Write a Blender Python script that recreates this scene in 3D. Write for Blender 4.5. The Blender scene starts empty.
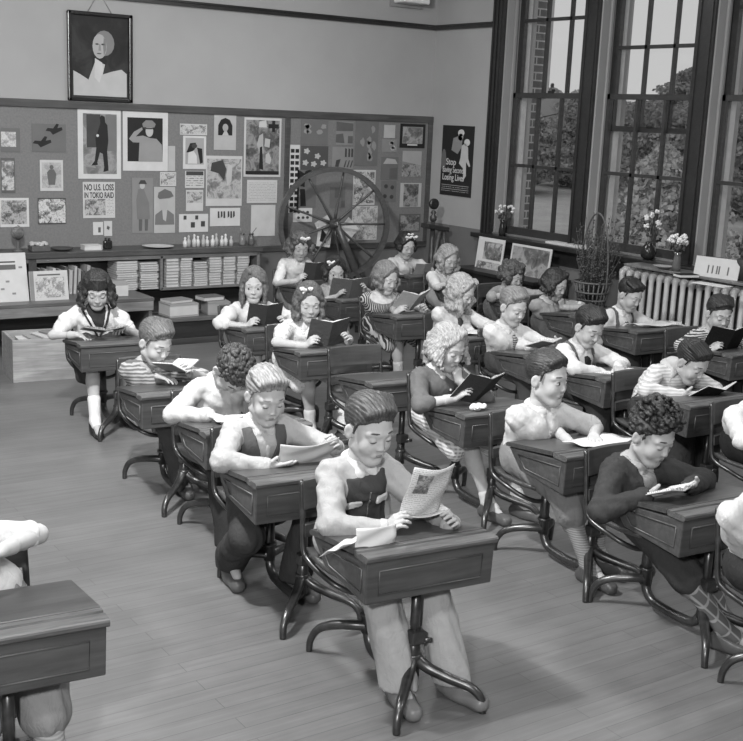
import bpy, bmesh, math, random
import numpy as np
from mathutils import Vector, Matrix
SC = bpy.context.scene
COL = SC.collection
random.seed(7)
RNG = np.random.RandomState(5)
D2R = math.pi/180
# ------------------------------------------------------------------ camera (survey of the room)
F_PX, CX, CY, CAM_H = 1160.29, 371.5, 370.5, 1.9
YAW, PITCH, ROLL = 34.4355*D2R, -12.2969*D2R, 2.4087*D2R
_d = np.array([math.sin(YAW)*math.cos(PITCH), math.cos(YAW)*math.cos(PITCH), math.sin(PITCH)])
_r = np.array([math.cos(YAW), -math.sin(YAW), 0.])
_u = np.cross(_r, _d)
CR = _r*math.cos(ROLL)+_u*math.sin(ROLL)
CU = -_r*math.sin(ROLL)+_u*math.cos(ROLL)
CD = _d
CPOS = np.array([0, 0, CAM_H])
def ray(px, py): return CD+CR*(px-CX)/F_PX-CU*(py-CY)/F_PX
def on_z(px, py, z): v = ray(px, py); return CPOS+(z-CAM_H)/v[2]*v
def on_y(px, py, y): v = ray(px, py); return CPOS+y/v[1]*v
def on_x(px, py, x): v = ray(px, py); return CPOS+x/v[0]*v
cam = bpy.data.cameras.new('camera'); camo = bpy.data.objects.new('camera', cam); COL.objects.link(camo)
cam.sensor_fit = 'HORIZONTAL'; cam.sensor_width = 36; cam.lens = F_PX*36/743
cam.clip_start = .05; cam.clip_end = 400
camo.matrix_world = Matrix(((CR[0], CU[0], -CD[0], 0), (CR[1], CU[1], -CD[1], 0), (CR[2], CU[2], -CD[2], CAM_H), (0, 0, 0, 1)))
SC.camera = camo
# ------------------------------------------------------------------ object helpers
def tag(o, label=None, cat=None, group=None, kind=None):
    if label: o['label'] = label
    if cat: o['category'] = cat
    if group: o['group'] = group
    if kind: o['kind'] = kind
    return o
def empty(name, loc=(0, 0, 0), rz=0., label=None, cat=None, group=None):
    o = bpy.data.objects.new(name, None); COL.objects.link(o)
    o.location = loc; o.rotation_euler = (0, 0, rz); o.empty_display_size = .1
    return tag(o, label, cat, group)
def mesh_from(name, V, F, mat, smooth=True):
    me = bpy.data.meshes.new(name)
    if isinstance(F, np.ndarray):
        n = F.shape[1]
        me.vertices.add(len(V)); me.vertices.foreach_set('co', np.asarray(V, np.float32).ravel())
        me.loops.add(F.size); me.loops.foreach_set('vertex_index', F.astype(np.int32).ravel())
        me.polygons.add(len(F)); me.polygons.foreach_set('loop_start', np.arange(0, F.size, n, dtype=np.int32))
        me.update(calc_edges=True)
    else:
        me.from_pydata([tuple(map(float, v)) for v in V], [], F); me.update()
    if smooth: me.polygons.foreach_set('use_smooth', np.ones(len(me.polygons), bool))
    if mat: me.materials.append(mat)
    return me
def link(name, me, parent=None, loc=None, mw=None):
    o = bpy.data.objects.new(name, me); COL.objects.link(o)
    if parent: o.parent = parent
    if loc is not None: o.location = loc
    if mw is not None: o.matrix_local = mw
    return o
class MB:
    """collects simple solids and links them as one mesh object"""
    def __init__(s): s.v = []; s.f = []; s.sm = []
    def add(s, V, F, smooth=False):
        b = len(s.v); s.v += [tuple(map(float, p)) for p in V]
        s.f += [tuple(b+i for i in q) for q in F]; s.sm += [smooth]*len(F); return s
    def box(s, c, size, M=None, bev=0.):
        hx, hy, hz = size[0]/2, size[1]/2, size[2]/2
        if bev > 0:
            bm = bmesh.new(); bmesh.ops.create_cube(bm, size=1)
            for v in bm.verts: v.co = Vector((v.co.x*2*hx, v.co.y*2*hy, v.co.z*2*hz))
            bmesh.ops.bevel(bm, geom=bm.edges[:], offset=bev, segments=2, affect='EDGES', profile=.5)
            P = [v.co.copy() for v in bm.verts]; F = [[v.index for v in f.verts] for f in bm.faces]; bm.free()
        else:
            P = [Vector((x*hx, y*hy, z*hz)) for x in (-1, 1) for y in (-1, 1) for z in (-1, 1)]
            F = [(0, 1, 3, 2), (4, 6, 7, 5), (0, 4, 5, 1), (2, 3, 7, 6), (0, 2, 6, 4), (1, 5, 7, 3)]
        if M is not None: P = [M @ p for p in P]
        c = Vector(c)
        return s.add([p+c for p in P], F)
    def hexa(s, P):   # 8 corners: bottom 4 ccw, top 4 ccw
        return s.add(P, [(3, 2, 1, 0), (4, 5, 6, 7), (0, 1, 5, 4), (1, 2, 6, 5), (2, 3, 7, 6), (3, 0, 4, 7)])
    def tube(s, pts, rad, n=10, cap=True, flat=1.):
        pts = [Vector(p) for p in pts]
        if not hasattr(rad, '__len__'): rad = [rad]*len(pts)
        V = []; F = []; nrm = None
        for i, p in enumerate(pts):
            t = (pts[min(i+1, len(pts)-1)]-pts[max(i-1, 0)])
            if t.length < 1e-9: t = Vector((0, 0, 1))
            t.normalize()
            if nrm is None: nrm = t.orthogonal().normalized()
            else:
                nrm = nrm-t*nrm.dot(t)
                nrm = nrm.normalized() if nrm.length > 1e-6 else t.orthogonal().normalized()
            b = t.cross(nrm)
            for k in range(n):
                a = 2*math.pi*k/n
                V.append(p+(nrm*math.cos(a)+b*math.sin(a)*flat)*rad[i])
        for i in range(len(pts)-1):
            for k in range(n):
                F.append((i*n+k, i*n+(k+1) % n, (i+1)*n+(k+1) % n, (i+1)*n+k))
        if cap: F.append(tuple(reversed(range(n)))); F.append(tuple((len(pts)-1)*n+k for k in range(n)))
        return s.add(V, F, True)
    def lathe(s, prof, c=(0, 0, 0), n=20, M=None):
        V = []; F = []
        for (r, z) in prof:
            for k in range(n):
                a = 2*math.pi*k/n; p = Vector((r*math.cos(a), r*math.sin(a), z))
                V.append((M @ p if M is not None else p)+Vector(c))
        for i in range(len(prof)-1):
            for k in range(n): F.append((i*n+k, i*n+(k+1) % n, (i+1)*n+(k+1) % n, (i+1)*n+k))
        F.append(tuple(reversed(range(n)))); F.append(tuple((len(prof)-1)*n+k for k in range(n)))
        return s.add(V, F, True)
    def prism(s, poly, o, ux, uy, th):
        """polygon (u,v) extruded by th along ux x uy"""
        o, ux, uy = Vector(o), Vector(ux), Vector(uy); nn = ux.cross(uy).normalized()
        n = len(poly); A = [o+ux*p[0]+uy*p[1] for p in poly]; B = [p+nn*th for p in A]
        F = [tuple(reversed(range(n))), tuple(range(n, 2*n))]+[(i, (i+1) % n, n+(i+1) % n, n+i) for i in range(n)]
        return s.add(A+B, F)
    def ball(s, c, r, n=10, m=7):
        if not hasattr(r, '__len__'): r = (r, r, r)
        V = [(c[0], c[1], c[2]-r[2])]; F = []
        for i in range(1, m):
            t = math.pi*i/m
            for k in range(n):
                a = 2*math.pi*k/n
                V.append((c[0]+r[0]*math.sin(t)*math.cos(a), c[1]+r[1]*math.sin(t)*math.sin(a), c[2]-r[2]*math.cos(t)))
        V.append((c[0], c[1], c[2]+r[2]))
        for k in range(n):
            F.append((0, 1+(k+1) % n, 1+k)); F.append((len(V)-1, 1+(m-2)*n+k, 1+(m-2)*n+(k+1) % n))
        for i in range(m-2):
            for k in range(n): F.append((1+i*n+k, 1+i*n+(k+1) % n, 1+(i+1)*n+(k+1) % n, 1+(i+1)*n+k))
        return s.add(V, F, True)
    def mesh(s, name, mat):
        me = bpy.data.meshes.new(name); me.from_pydata(s.v, [], s.f); me.update()
        me.polygons.foreach_set('use_smooth', s.sm)
        if mat: me.materials.append(mat)
        return me
    def build(s, name, mat, parent=None, loc=None, mw=None): return link(name, s.mesh(name, mat), parent, loc, mw)
def spline(P, n=6):
    P = [Vector(p) for p in P]; out = []
    for i in range(len(P)-1):
        p0, p1, p2, p3 = P[max(i-1, 0)], P[i], P[i+1], P[min(i+2, len(P)-1)]
        for k in range(n):
            t = k/n
            out.append(.5*((2*p1)+(p2-p0)*t+(2*p0-5*p1+4*p2-p3)*t*t+(3*p1-p0-3*p2+p3)*t**3))
    out.append(P[-1]); return out
def dup_tree(o, parent=None):
    c = o.copy(); COL.objects.link(c)
    if parent: c.parent = parent
    for ch in list(o.children): dup_tree(ch, c)
    return c
# ------------------------------------------------------------------ materials (the photograph is black and white)
MATS = {}
def G(v): return (v, v, v, 1)
class NT:
    def __init__(s, name):
        s.m = bpy.data.materials.new(name); s.m.use_nodes = True; s.t = s.m.node_tree
        s.b = s.t.nodes['Principled BSDF']; s.c = None
    def n(s, typ, **kw):
        x = s.t.nodes.new(typ)
        for k, v in kw.items():
            if k.startswith('i_'):
                x.inputs[k[2:].replace('_', ' ')].default_value = v
            else: setattr(x, k, v)
        return x
    def l(s, a, b): s.t.links.new(a, b)
    def co(s, scale=(1, 1, 1), rot=(0, 0, 0), kind='Object'):
        tc = s.n('ShaderNodeTexCoord'); mp = s.n('ShaderNodeMapping')
        mp.inputs['Scale'].default_value = scale; mp.inputs['Rotation'].default_value = rot
        s.l(tc.outputs[kind], mp.inputs[0]); return mp.outputs[0]
    def noise(s, vec, scale, detail=4, rough=.55, dist=0.):
        x = s.n('ShaderNodeTexNoise', i_Scale=scale, i_Detail=detail, i_Roughness=rough, i_Distortion=dist); s.l(vec, x.inputs['Vector']); return x.outputs[0]
    def ramp(s, fac, stops):
        x = s.n('ShaderNodeValToRGB'); e = x.color_ramp.elements
        while len(e) < len(stops): e.new(.5)
        for q, (p, v) in zip(e, stops): q.position = p; q.color = G(v)
        s.l(fac, x.inputs[0]); return x.outputs[0]
    def mix(s, fac, a, b, mode='MIX'):
        x = s.n('ShaderNodeMix', data_type='RGBA', blend_type=mode)
        for k, sock, val in ((0, x.inputs[0], fac), (1, x.inputs[6], a), (1, x.inputs[7], b)):
            if isinstance(val, (int, float)):
                sock.default_value = G(val) if k else val
            else: s.l(val, sock)
        return x.outputs[2]
    def bump(s, h, strength, dist=.002):
        x = s.n('ShaderNodeBump', i_Strength=strength, i_Distance=dist); s.l(h, x.inputs['Height']); s.l(x.outputs[0], s.b.inputs['Normal'])
    def out(s, col, rough=.6, metal=0., spec=.5):
        if isinstance(col, (int, float)): s.b.inputs['Base Color'].default_value = G(col)
        else: s.l(col, s.b.inputs['Base Color'])
        s.b.inputs['Roughness'].default_value = rough; s.b.inputs['Metallic'].default_value = metal
        s.b.inputs['Specular IOR Level'].default_value = spec
        return s.m
def M(kind, g=.5, g2=None, p=None):
    if isinstance(g, tuple): return M(*g)
    key = (kind, g, g2, p)
    if key in MATS: return MATS[key]
    t = NT('%s_%s' % (kind, len(MATS)))
    if kind == 'cloth' and g > .3: g *= .86
    if kind == 'paper' and g > .55: g *= .88
    if kind == 'plain':
        c = t.ramp(t.noise(t.co(), 12), [(.3, g*.9), (.7, min(1, g*1.08))]); m = t.out(c, g2 if g2 else .65, 0, .35)
    elif kind == 'skin':
        v = t.co(); c = t.ramp(t.noise(v, 30), [(.3, g*.93), (.7, g*1.05)]); t.bump(t.noise(v, 300), .08, .001)
        m = t.out(c, .58, 0, .22)
    elif kind == 'cloth':
        v = t.co(); c = t.ramp(t.noise(v, 25), [(.3, g*.95), (.7, min(1, g*1.04))])
        t.bump(t.noise(t.co(scale=(1, 1, .6)), 34, 5, .55, 1.2), .55, .010); m = t.out(c, .9, 0, .12)
    elif kind == 'stripe':   # wavy stripes, p=(scale, axis, threshold, wave)
        sc, ax, th, wv = p; v = t.co()
        w = t.n('ShaderNodeTexWave', wave_type='BANDS', bands_direction=ax, i_Scale=sc, i_Distortion=wv, i_Detail=1., i_Detail_Scale=2.)
        t.l(v, w.inputs['Vector']); c = t.ramp(w.outputs[1], [(th-.12, g), (th+.12, g2)]); t.bump(t.noise(v, 60, 6), .3, .003)
        m = t.out(c, .85, 0, .2)
    elif kind == 'plaid':
        v = t.co(); sc = p or 22.
        ws = []
        for ax in ('X', 'Z'):
            w = t.n('ShaderNodeTexWave', wave_type='BANDS', bands_direction=ax, i_Scale=sc, i_Distortion=.6, i_Detail=0.)
            t.l(v, w.inputs['Vector']); ws.append(t.ramp(w.outputs[1], [(.35, 0), (.65, 1)]))
        a = t.mix(ws[0], g, (g+g2)/2); b = t.mix(ws[1], a, g2); c = t.mix(.75, a, b); t.bump(t.noise(v, 60), .3, .003)
        m = t.out(c, .85, 0, .2)
    elif kind == 'argyle':
        v = t.co(rot=(0, 0, 0)); ws = []
        for rt in (.6, -.6):
            vv = t.co(rot=(0, rt, 0)); w = t.n('ShaderNodeTexWave', wave_type='BANDS', bands_direction='X', i_Scale=9., i_Distortion=.1)
            t.l(vv, w.inputs['Vector']); ws.append(t.ramp(w.outputs[1], [(.88, 0), (.97, 1)]))
        a = t.mix(ws[0], g, g2); c = t.mix(ws[1], a, g2); m = t.out(c, .9, 0, .2)
    elif kind == 'rib':
        v = t.co(); w = t.n('ShaderNodeTexWave', wave_type='BANDS', bands_direction='Z', i_Scale=30., i_Distortion=1.)
        t.l(v, w.inputs['Vector']); c = t.ramp(w.outputs[1], [(.2, g*.8), (.8, g*1.1)]); t.bump(w.outputs[1], .5, .002); m = t.out(c, .9, 0, .2)
    elif kind == 'dots':
        v = t.co(); w = t.n('ShaderNodeTexVoronoi', i_Scale=p or 55.); t.l(v, w.inputs['Vector'])
        c = t.ramp(w.outputs[0], [(.25, g2), (.4, g)]); t.bump(t.noise(v, 70), .35, .003); m = t.out(c, .85, 0, .2)
    elif kind == 'hair':
        v = t.co(scale=(1, 1, 1)); a = t.noise(t.co(scale=(180, 14, 60)), 1., 3, .6)
        c = t.ramp(a, [(.3, g*.55), (.7, g*1.5)]); t.bump(a, .6, .003); m = t.out(c, .5, 0, .4)
    elif kind == 'wood':     # grain along x
        a = t.noise(t.co(scale=(3, 45, 45)), 1., 5, .6, .4); b = t.noise(t.co(), 5.)
        c = t.ramp(a, [(.25, g*.6), (.75, g*1.45)]); c = t.mix(t.ramp(b, [(.35, 0.), (.75, .55)]), c, g*.55); t.bump(a, .12, .001)
        m = t.out(c, g2 if g2 else .38, 0, .5)
    elif kind == 'worn':     # scuffed pale wood edge
        a = t.noise(t.co(scale=(6, 60, 60)), 1., 6, .7, .6)
        c = t.ramp(a, [(.3, g*.45), (.55, g), (.75, g*1.35)]); t.bump(a, .3, .001); m = t.out(c, .5, 0, .4)
    elif kind == 'metal':
        a = t.noise(t.co(), 30., 5); c = t.ramp(a, [(.3, g*.6), (.75, g*1.2)]); m = t.out(c, g2 if g2 else .33, .75)
    elif kind == 'paper':
        a = t.noise(t.co(), 9.); c = t.ramp(a, [(.3, g*.93), (.7, min(1, g*1.04))]); t.bump(a, .12, .003); m = t.out(c, .8, 0, .2)
    elif kind == 'print':    # rows of small type, p=(line pitch, letter pitch)
        lp, wp = p or (.011, .004); v = t.co()
        w = t.n('ShaderNodeTexWave', wave_type='BANDS', bands_direction='Y', i_Scale=.314/lp); t.l(v, w.inputs['Vector'])
        n_ = t.noise(t.co(scale=(1/wp, 1/lp, 1)), 1., 2, .6)
        rows = t.ramp(w.outputs[1], [(.5, 0), (.7, 1)]); lets = t.ramp(n_, [(.42, 0), (.52, 1)])
        k = t.mix(1., rows, lets, 'MULTIPLY'); c = t.mix(k, g, g2); m = t.out(c, .8, 0, .2)
    elif kind == 'image':    # a halftone picture: patches of grey between g and g2, p=scale
        v = t.co(); a = t.noise(v, p or 25., 5, .6, 1.2); b = t.noise(v, (p or 25.)*.35, 2)
        x = t.mix(.5, a, b); c = t.ramp(x, [(.36, g), (.47, (g*2+g2)/3), (.54, g2), (.62, (g+g2)/2), (.7, g2)])
        m = t.out(c, .6, 0, .3)
    elif kind == 'emit':
        t.b.inputs['Emission Color'].default_value = G(1); t.b.inputs['Emission Strength'].default_value = g; m = t.out(.8)
    MATS[key] = m
    return m
# ------------------------------------------------------------------ implicit surfaces for bodies, clothes and hair
def V3(*a): return np.array(a, float)
class SDF:
    def __init__(s): s.ops = []
    def rc(s, a, b, ra, rb=None, k=.012, op='+'):
        s.ops.append((op, 'rc', (np.array(a, float), np.array(b, float), ra, ra if rb is None else rb), k)); return s
    def el(s, c, r, k=.012, R=None, op='+'):
        s.ops.append((op, 'el', (np.array(c, float), np.array(r, float), R), k)); return s
    def bx(s, c, r, R=None, k=.0, op='+', rd=.003):
        s.ops.append((op, 'bx', (np.array(c, float), np.array(r, float), R, rd), k)); return s
    def chain(s, P, R, k=.012, op='+'):
        for i in range(len(P)-1):
            ra = R[i] if hasattr(R, '__len__') else R; rb = R[i+1] if hasattr(R, '__len__') else R
            s.rc(P[i], P[i+1], ra, rb, k, op)
        return s
    def cut(s, p, n, k=.0):
        s.ops.append(('c', 'pl', (np.array(p, float), np.array(n, float)/np.linalg.norm(n)), k)); return s
    def disp(s, fn): s.ops.append(('d', 'fn', fn, 0)); return s
    @staticmethod
    def bounds(kind, a):
        if kind == 'rc':
            A, B, ra, rb = a; r = max(ra, rb); return np.minimum(A, B)-r, np.maximum(A, B)+r
        r = a[1]
        if a[2] is not None: r = np.full(3, np.linalg.norm(r) if kind == 'bx' else max(r))
        return a[0]-r-.003, a[0]+r+.003
    @staticmethod
    def dist(kind, a, X, Y, Z):
        if kind == 'rc':
            A, B, ra, rb = a; d = B-A; L = float(d@d)+1e-12
            px, py, pz = X-A[0], Y-A[1], Z-A[2]
            t = np.clip((px*d[0]+py*d[1]+pz*d[2])/L, 0, 1)
            return np.sqrt((px-t*d[0])**2+(py-t*d[1])**2+(pz-t*d[2])**2)-(ra+(rb-ra)*t)
        if kind == 'pl': return (X-a[0][0])*a[1][0]+(Y-a[0][1])*a[1][1]+(Z-a[0][2])*a[1][2]
        px, py, pz = X-a[0][0], Y-a[0][1], Z-a[0][2]
        if a[2] is not None:
            R = a[2]; px, py, pz = (R[0, 0]*px+R[1, 0]*py+R[2, 0]*pz, R[0, 1]*px+R[1, 1]*py+R[2, 1]*pz, R[0, 2]*px+R[1, 2]*py+R[2, 2]*pz)
        r = a[1]
        if kind == 'el':
            k0 = np.sqrt((px/r[0])**2+(py/r[1])**2+(pz/r[2])**2)
            k1 = np.sqrt((px/r[0]**2)**2+(py/r[1]**2)**2+(pz/r[2]**2)**2)+1e-9
            return k0*(k0-1)/k1
        rd = a[3]; qx, qy, qz = np.abs(px)-r[0]+rd, np.abs(py)-r[1]+rd, np.abs(pz)-r[2]+rd
        return np.sqrt(np.maximum(qx, 0)**2+np.maximum(qy, 0)**2+np.maximum(qz, 0)**2)+np.minimum(np.maximum(np.maximum(qx, qy), qz), 0)-rd
    def field(s, lo, hi, h):
        ax = [np.arange(lo[i]-3*h, hi[i]+3.5*h, h, dtype=np.float32) for i in range(3)]
        F = np.full([len(a) for a in ax], 1., np.float32)
        for op, kind, a, k in s.ops:
            if op == 'd':
                m = np.abs(F) < .02; I = np.nonzero(m)
                F[m] += a(ax[0][I[0]], ax[1][I[1]], ax[2][I[2]]).astype(np.float32); continue
            if op in '+-':
                b0, b1 = s.bounds(kind, a); pad = k+3*h
                sl = [slice(max(0, np.searchsorted(ax[i], b0[i]-pad)), np.searchsorted(ax[i], b1[i]+pad)) for i in range(3)]
            else: sl = [slice(0, None)]*3
            if any(q.stop is not None and q.stop <= q.start for q in sl): continue
            X = ax[0][sl[0]][:, None, None]; Y = ax[1][sl[1]][None, :, None]; Z = ax[2][sl[2]][None, None, :]
            d = s.dist(kind, a, X, Y, Z).astype(np.float32); f = F[sl[0], sl[1], sl[2]]
            if op == '+':
                g = np.minimum(f, d)
                if k > 0: e = np.maximum(k-np.abs(f-d), 0)/k; g = g-e*e*k/4
            elif op == '-':
                d = -d; g = np.maximum(f, d)
                if k > 0: e = np.maximum(k-np.abs(f-d), 0)/k; g = g+e*e*k/4
            else:
                g = np.maximum(f, d)
                if k > 0: e = np.maximum(k-np.abs(f-d), 0)/k; g = g+e*e*k/4
            F[sl[0], sl[1], sl[2]] = g
        return F, np.array([a[0] for a in ax])
    def box(s):
        lo = np.full(3, 1e9); hi = -lo
        for op, kind, a, k in s.ops:
            if op == '+': b0, b1 = s.bounds(kind, a); lo = np.minimum(lo, b0); hi = np.maximum(hi, b1)
        return lo, hi
    def mesh(s, h):
        lo, hi = s.box(); F, o = s.field(lo-.004, hi+.004, h); return nets(F, o, h)
    def patch(s, region, t, h, inner=None):
        """a layer lying on this surface, t thick, inside the region (another SDF)"""
        lo, hi = region.box(); G_, o = region.field(lo, hi, h); F, o = s.field(lo, hi, h)
        F = np.maximum(F-t, G_)
        F = np.maximum(F, -(s.field(lo, hi, h)[0]+(.012 if inner is None else inner)))
        return nets(F, o, h)
def nets(F, o, h):
    F[0] = F[-1] = 1; F[:, 0] = F[:, -1] = 1; F[:, :, 0] = F[:, :, -1] = 1
    sg = F < 0; nx, ny, nz = F.shape
    cnt = np.zeros((nx-1, ny-1, nz-1), np.int8); offs = [(x, y, z) for x in (0, 1) for y in (0, 1) for z in (0, 1)]
    for x, y, z in offs: cnt += sg[x:nx-1+x, y:ny-1+y, z:nz-1+z]
    act = (cnt > 0) & (cnt < 8); ids = np.argwhere(act)
    if len(ids) == 0: return np.zeros((0, 3)), np.zeros((0, 4), int)
    idx = np.full(act.shape, -1, np.int64); idx[act] = np.arange(len(ids))
    acc = np.zeros((len(ids), 3)); w = np.zeros(len(ids))
    val = {c: F[ids[:, 0]+c[0], ids[:, 1]+c[1], ids[:, 2]+c[2]] for c in offs}
    for a in offs:
        for i in range(3):
            if a[i] == 0:
                b = tuple(1 if j == i else a[j] for j in range(3)); fa, fb = val[a], val[b]
                m = (fa < 0) != (fb < 0); t = fa[m]/(fa[m]-fb[m])
                p = np.repeat(np.array(a, float)[None], m.sum(), 0); p[:, i] += t; acc[m] += p; w[m] += 1
    V = o+h*(ids+acc/np.maximum(w, 1)[:, None])
    Q = []
    for i in range(3):
        j, k = (i+1) % 3, (i+2) % 3
        A = np.take(sg, range(F.shape[i]-1), i); B = np.take(sg, range(1, F.shape[i]), i)
        e = np.argwhere(A != B); e = e[(e[:, j] > 0) & (e[:, k] > 0) & (e[:, j] < F.shape[j]-1) & (e[:, k] < F.shape[k]-1)]
        fl = A[e[:, 0], e[:, 1], e[:, 2]]
        def cell(dj, dk):
            c = e.copy(); c[:, j] += dj; c[:, k] += dk; return idx[c[:, 0], c[:, 1], c[:, 2]]
        q = np.stack([cell(-1, -1), cell(0, -1), cell(0, 0), cell(-1, 0)], 1)
        q[~fl] = q[~fl][:, ::-1]; Q.append(q)
    Q = np.concatenate(Q); Q = Q[(Q >= 0).all(1)]
    return V, Q
def relax(V, Q, n=1, lam=.5):
    for _ in range(n):
        acc = np.zeros_like(V); w = np.zeros(len(V))
        for a in range(4):
            b = (a+1) % 4
            for s_, t_ in ((a, b), (b, a)):
                np.add.at(acc, Q[:, s_], V[Q[:, t_]]); np.add.at(w, Q[:, s_], 1)
        V = V+lam*(acc/np.maximum(w, 1)[:, None]-V)
    return V
def solid(name, sdf, h, mat, parent, rel=1, T=None, patch=None):
    V, Q = sdf.mesh(h) if patch is None else sdf.patch(*patch)
    if len(V) == 0: return None
    if rel: V = relax(V, Q, rel)
    if T is not None: V = V @ T[0].T+T[1]
    return link(name, mesh_from(name, V, Q, mat), parent)
def rotz(a): c, s = math.cos(a), math.sin(a); return np.array([[c, -s, 0], [s, c, 0], [0, 0, 1.]])
def rotx(a): c, s = math.cos(a), math.sin(a); return np.array([[1., 0, 0], [0, c, -s], [0, s, c]])
def roty(a): c, s = math.cos(a), math.sin(a); return np.array([[c, 0, s], [0, 1., 0], [-s, 0, c]])
def nrm(v): return v/(np.linalg.norm(v)+1e-9)
def ik(S, W, l1, l2, pole):
    d = W-S; L = np.linalg.norm(d)
    if L > (l1+l2)*.995: W = S+d/L*(l1+l2)*.995; d = W-S; L = np.linalg.norm(d)
    a = (l1*l1-l2*l2+L*L)/(2*L); hgt = math.sqrt(max(l1*l1-a*a, 0)); u = d/L
    p = pole-u*(pole@u); return S+u*a+nrm(p)*hgt, W
# ------------------------------------------------------------------ a child sitting at a school desk
def hand_sdf(s, w, dr, nr, side, curl, hs=1., thumb=.5):
    """palm, four fingers of unequal length and a thumb; w wrist, dr finger direction, nr palm normal, side -1 right / +1 left"""
    dr = nrm(dr); nr = nrm(nr-dr*(nr@dr)); th = np.cross(dr, nr)*(-1 if side > 0 else 1)   # towards the thumb
    kn = []
    for i, o in enumerate((.024, .008, -.008, -.022)):
        k_ = w+dr*(.060-.004*abs(i-1))*hs+th*o*hs; kn.append(k_)
        s.rc(w+th*o*.55*hs+dr*.006, k_, .0115*hs, .0098*hs, .010)
    s.rc(w+th*.014*hs, w+dr*.035*hs+th*.020*hs+nr*.006*hs, .012*hs, .012*hs, .010)
    for i, k_ in enumerate(kn):
        p = k_; ang = 0.; r = (.0078, .008, .0077, .0066)[i]*hs; ll = (.9, 1., .94, .76)[i]*hs
        spread = (.10, .03, -.04, -.12)[i]
        for seg, (l, rr) in enumerate(((.029, 1.), (.019, .93), (.016, .82))):
            ang += curl[seg] if hasattr(curl, '__len__') else curl*(.8 if seg == 0 else 1.)
            q = p+(dr*math.cos(ang)+nr*math.sin(ang)+th*spread*math.cos(ang))*l*ll
            s.rc(p, q, r*rr, r*rr*.92, .003 if seg else .006); p = q
    b = w+dr*.016*hs+th*.022*hs+nr*.004*hs; m = b+(dr*.62+th*.62+nr*.45*thumb*2)*.026*hs
    e = m+(dr*.92+th*.10+nr*.55*thumb*2)*.024*hs
    s.rc(b, m, .0108*hs, .009*hs, .008); s.rc(m, e, .0088*hs, .0072*hs, .004)
def head_sdf(neck):
    s = SDF()
    s.el((0, .012, .032), (.0685, .087, .075)); s.el((0, -.020, -.028), (.0545, .062, .076), .03)
    s.rc((-.014, -.056, -.088), (.014, -.056, -.088), .018, .018, .028)
    for x in (-1, 1):
        s.rc((x*.043, -.002, -.060), (x*.006, -.056, -.090), .018, .016, .022)
        s.el((x*.030, -.055, -.034), (.024, .021, .026), .02)
        s.rc((x*.012, -.0745, .020), (x*.042, -.060, .017), .0075, .007, .014)
        s.el((x*.0285, -.090, -.001), (.0155, .013, .012), .010, op='-')
        s.el((x*.0285, -.0675, -.001), (.0140, .0130, .0120), .003)
        s.el((x*.069, .010, -.014), (.008, .017, .027), .006, R=rotz(-x*.5)@rotx(-.15))
        s.el((x*.0765, .005, -.012), (.005, .009, .016), .004, R=rotz(-x*.5), op='-')
        s.el((x*.0080, -.0850, -.0300), (.0060, .0075, .0054), .005)
    s.rc((0, -.0765, .004), (0, -.0885, -.025), .0052, .0074, .010)
    s.el((0, -.0885, -.0275), (.0070, .0068, .0066), .005)
    s.rc((-.013, -.0765, -.0580), (.013, -.0765, -.0580), .0075, .0075, .012)
    s.rc((-.0155, -.0855, -.0575), (.0155, -.0855, -.0575), .0013, .0013, .003, op='-')
    s.el((0, -.084, -.0690), (.014, .006, .004), .006, op='-')
    s.rc(neck[0], neck[1], .036, .036, .02)
    return s
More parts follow.
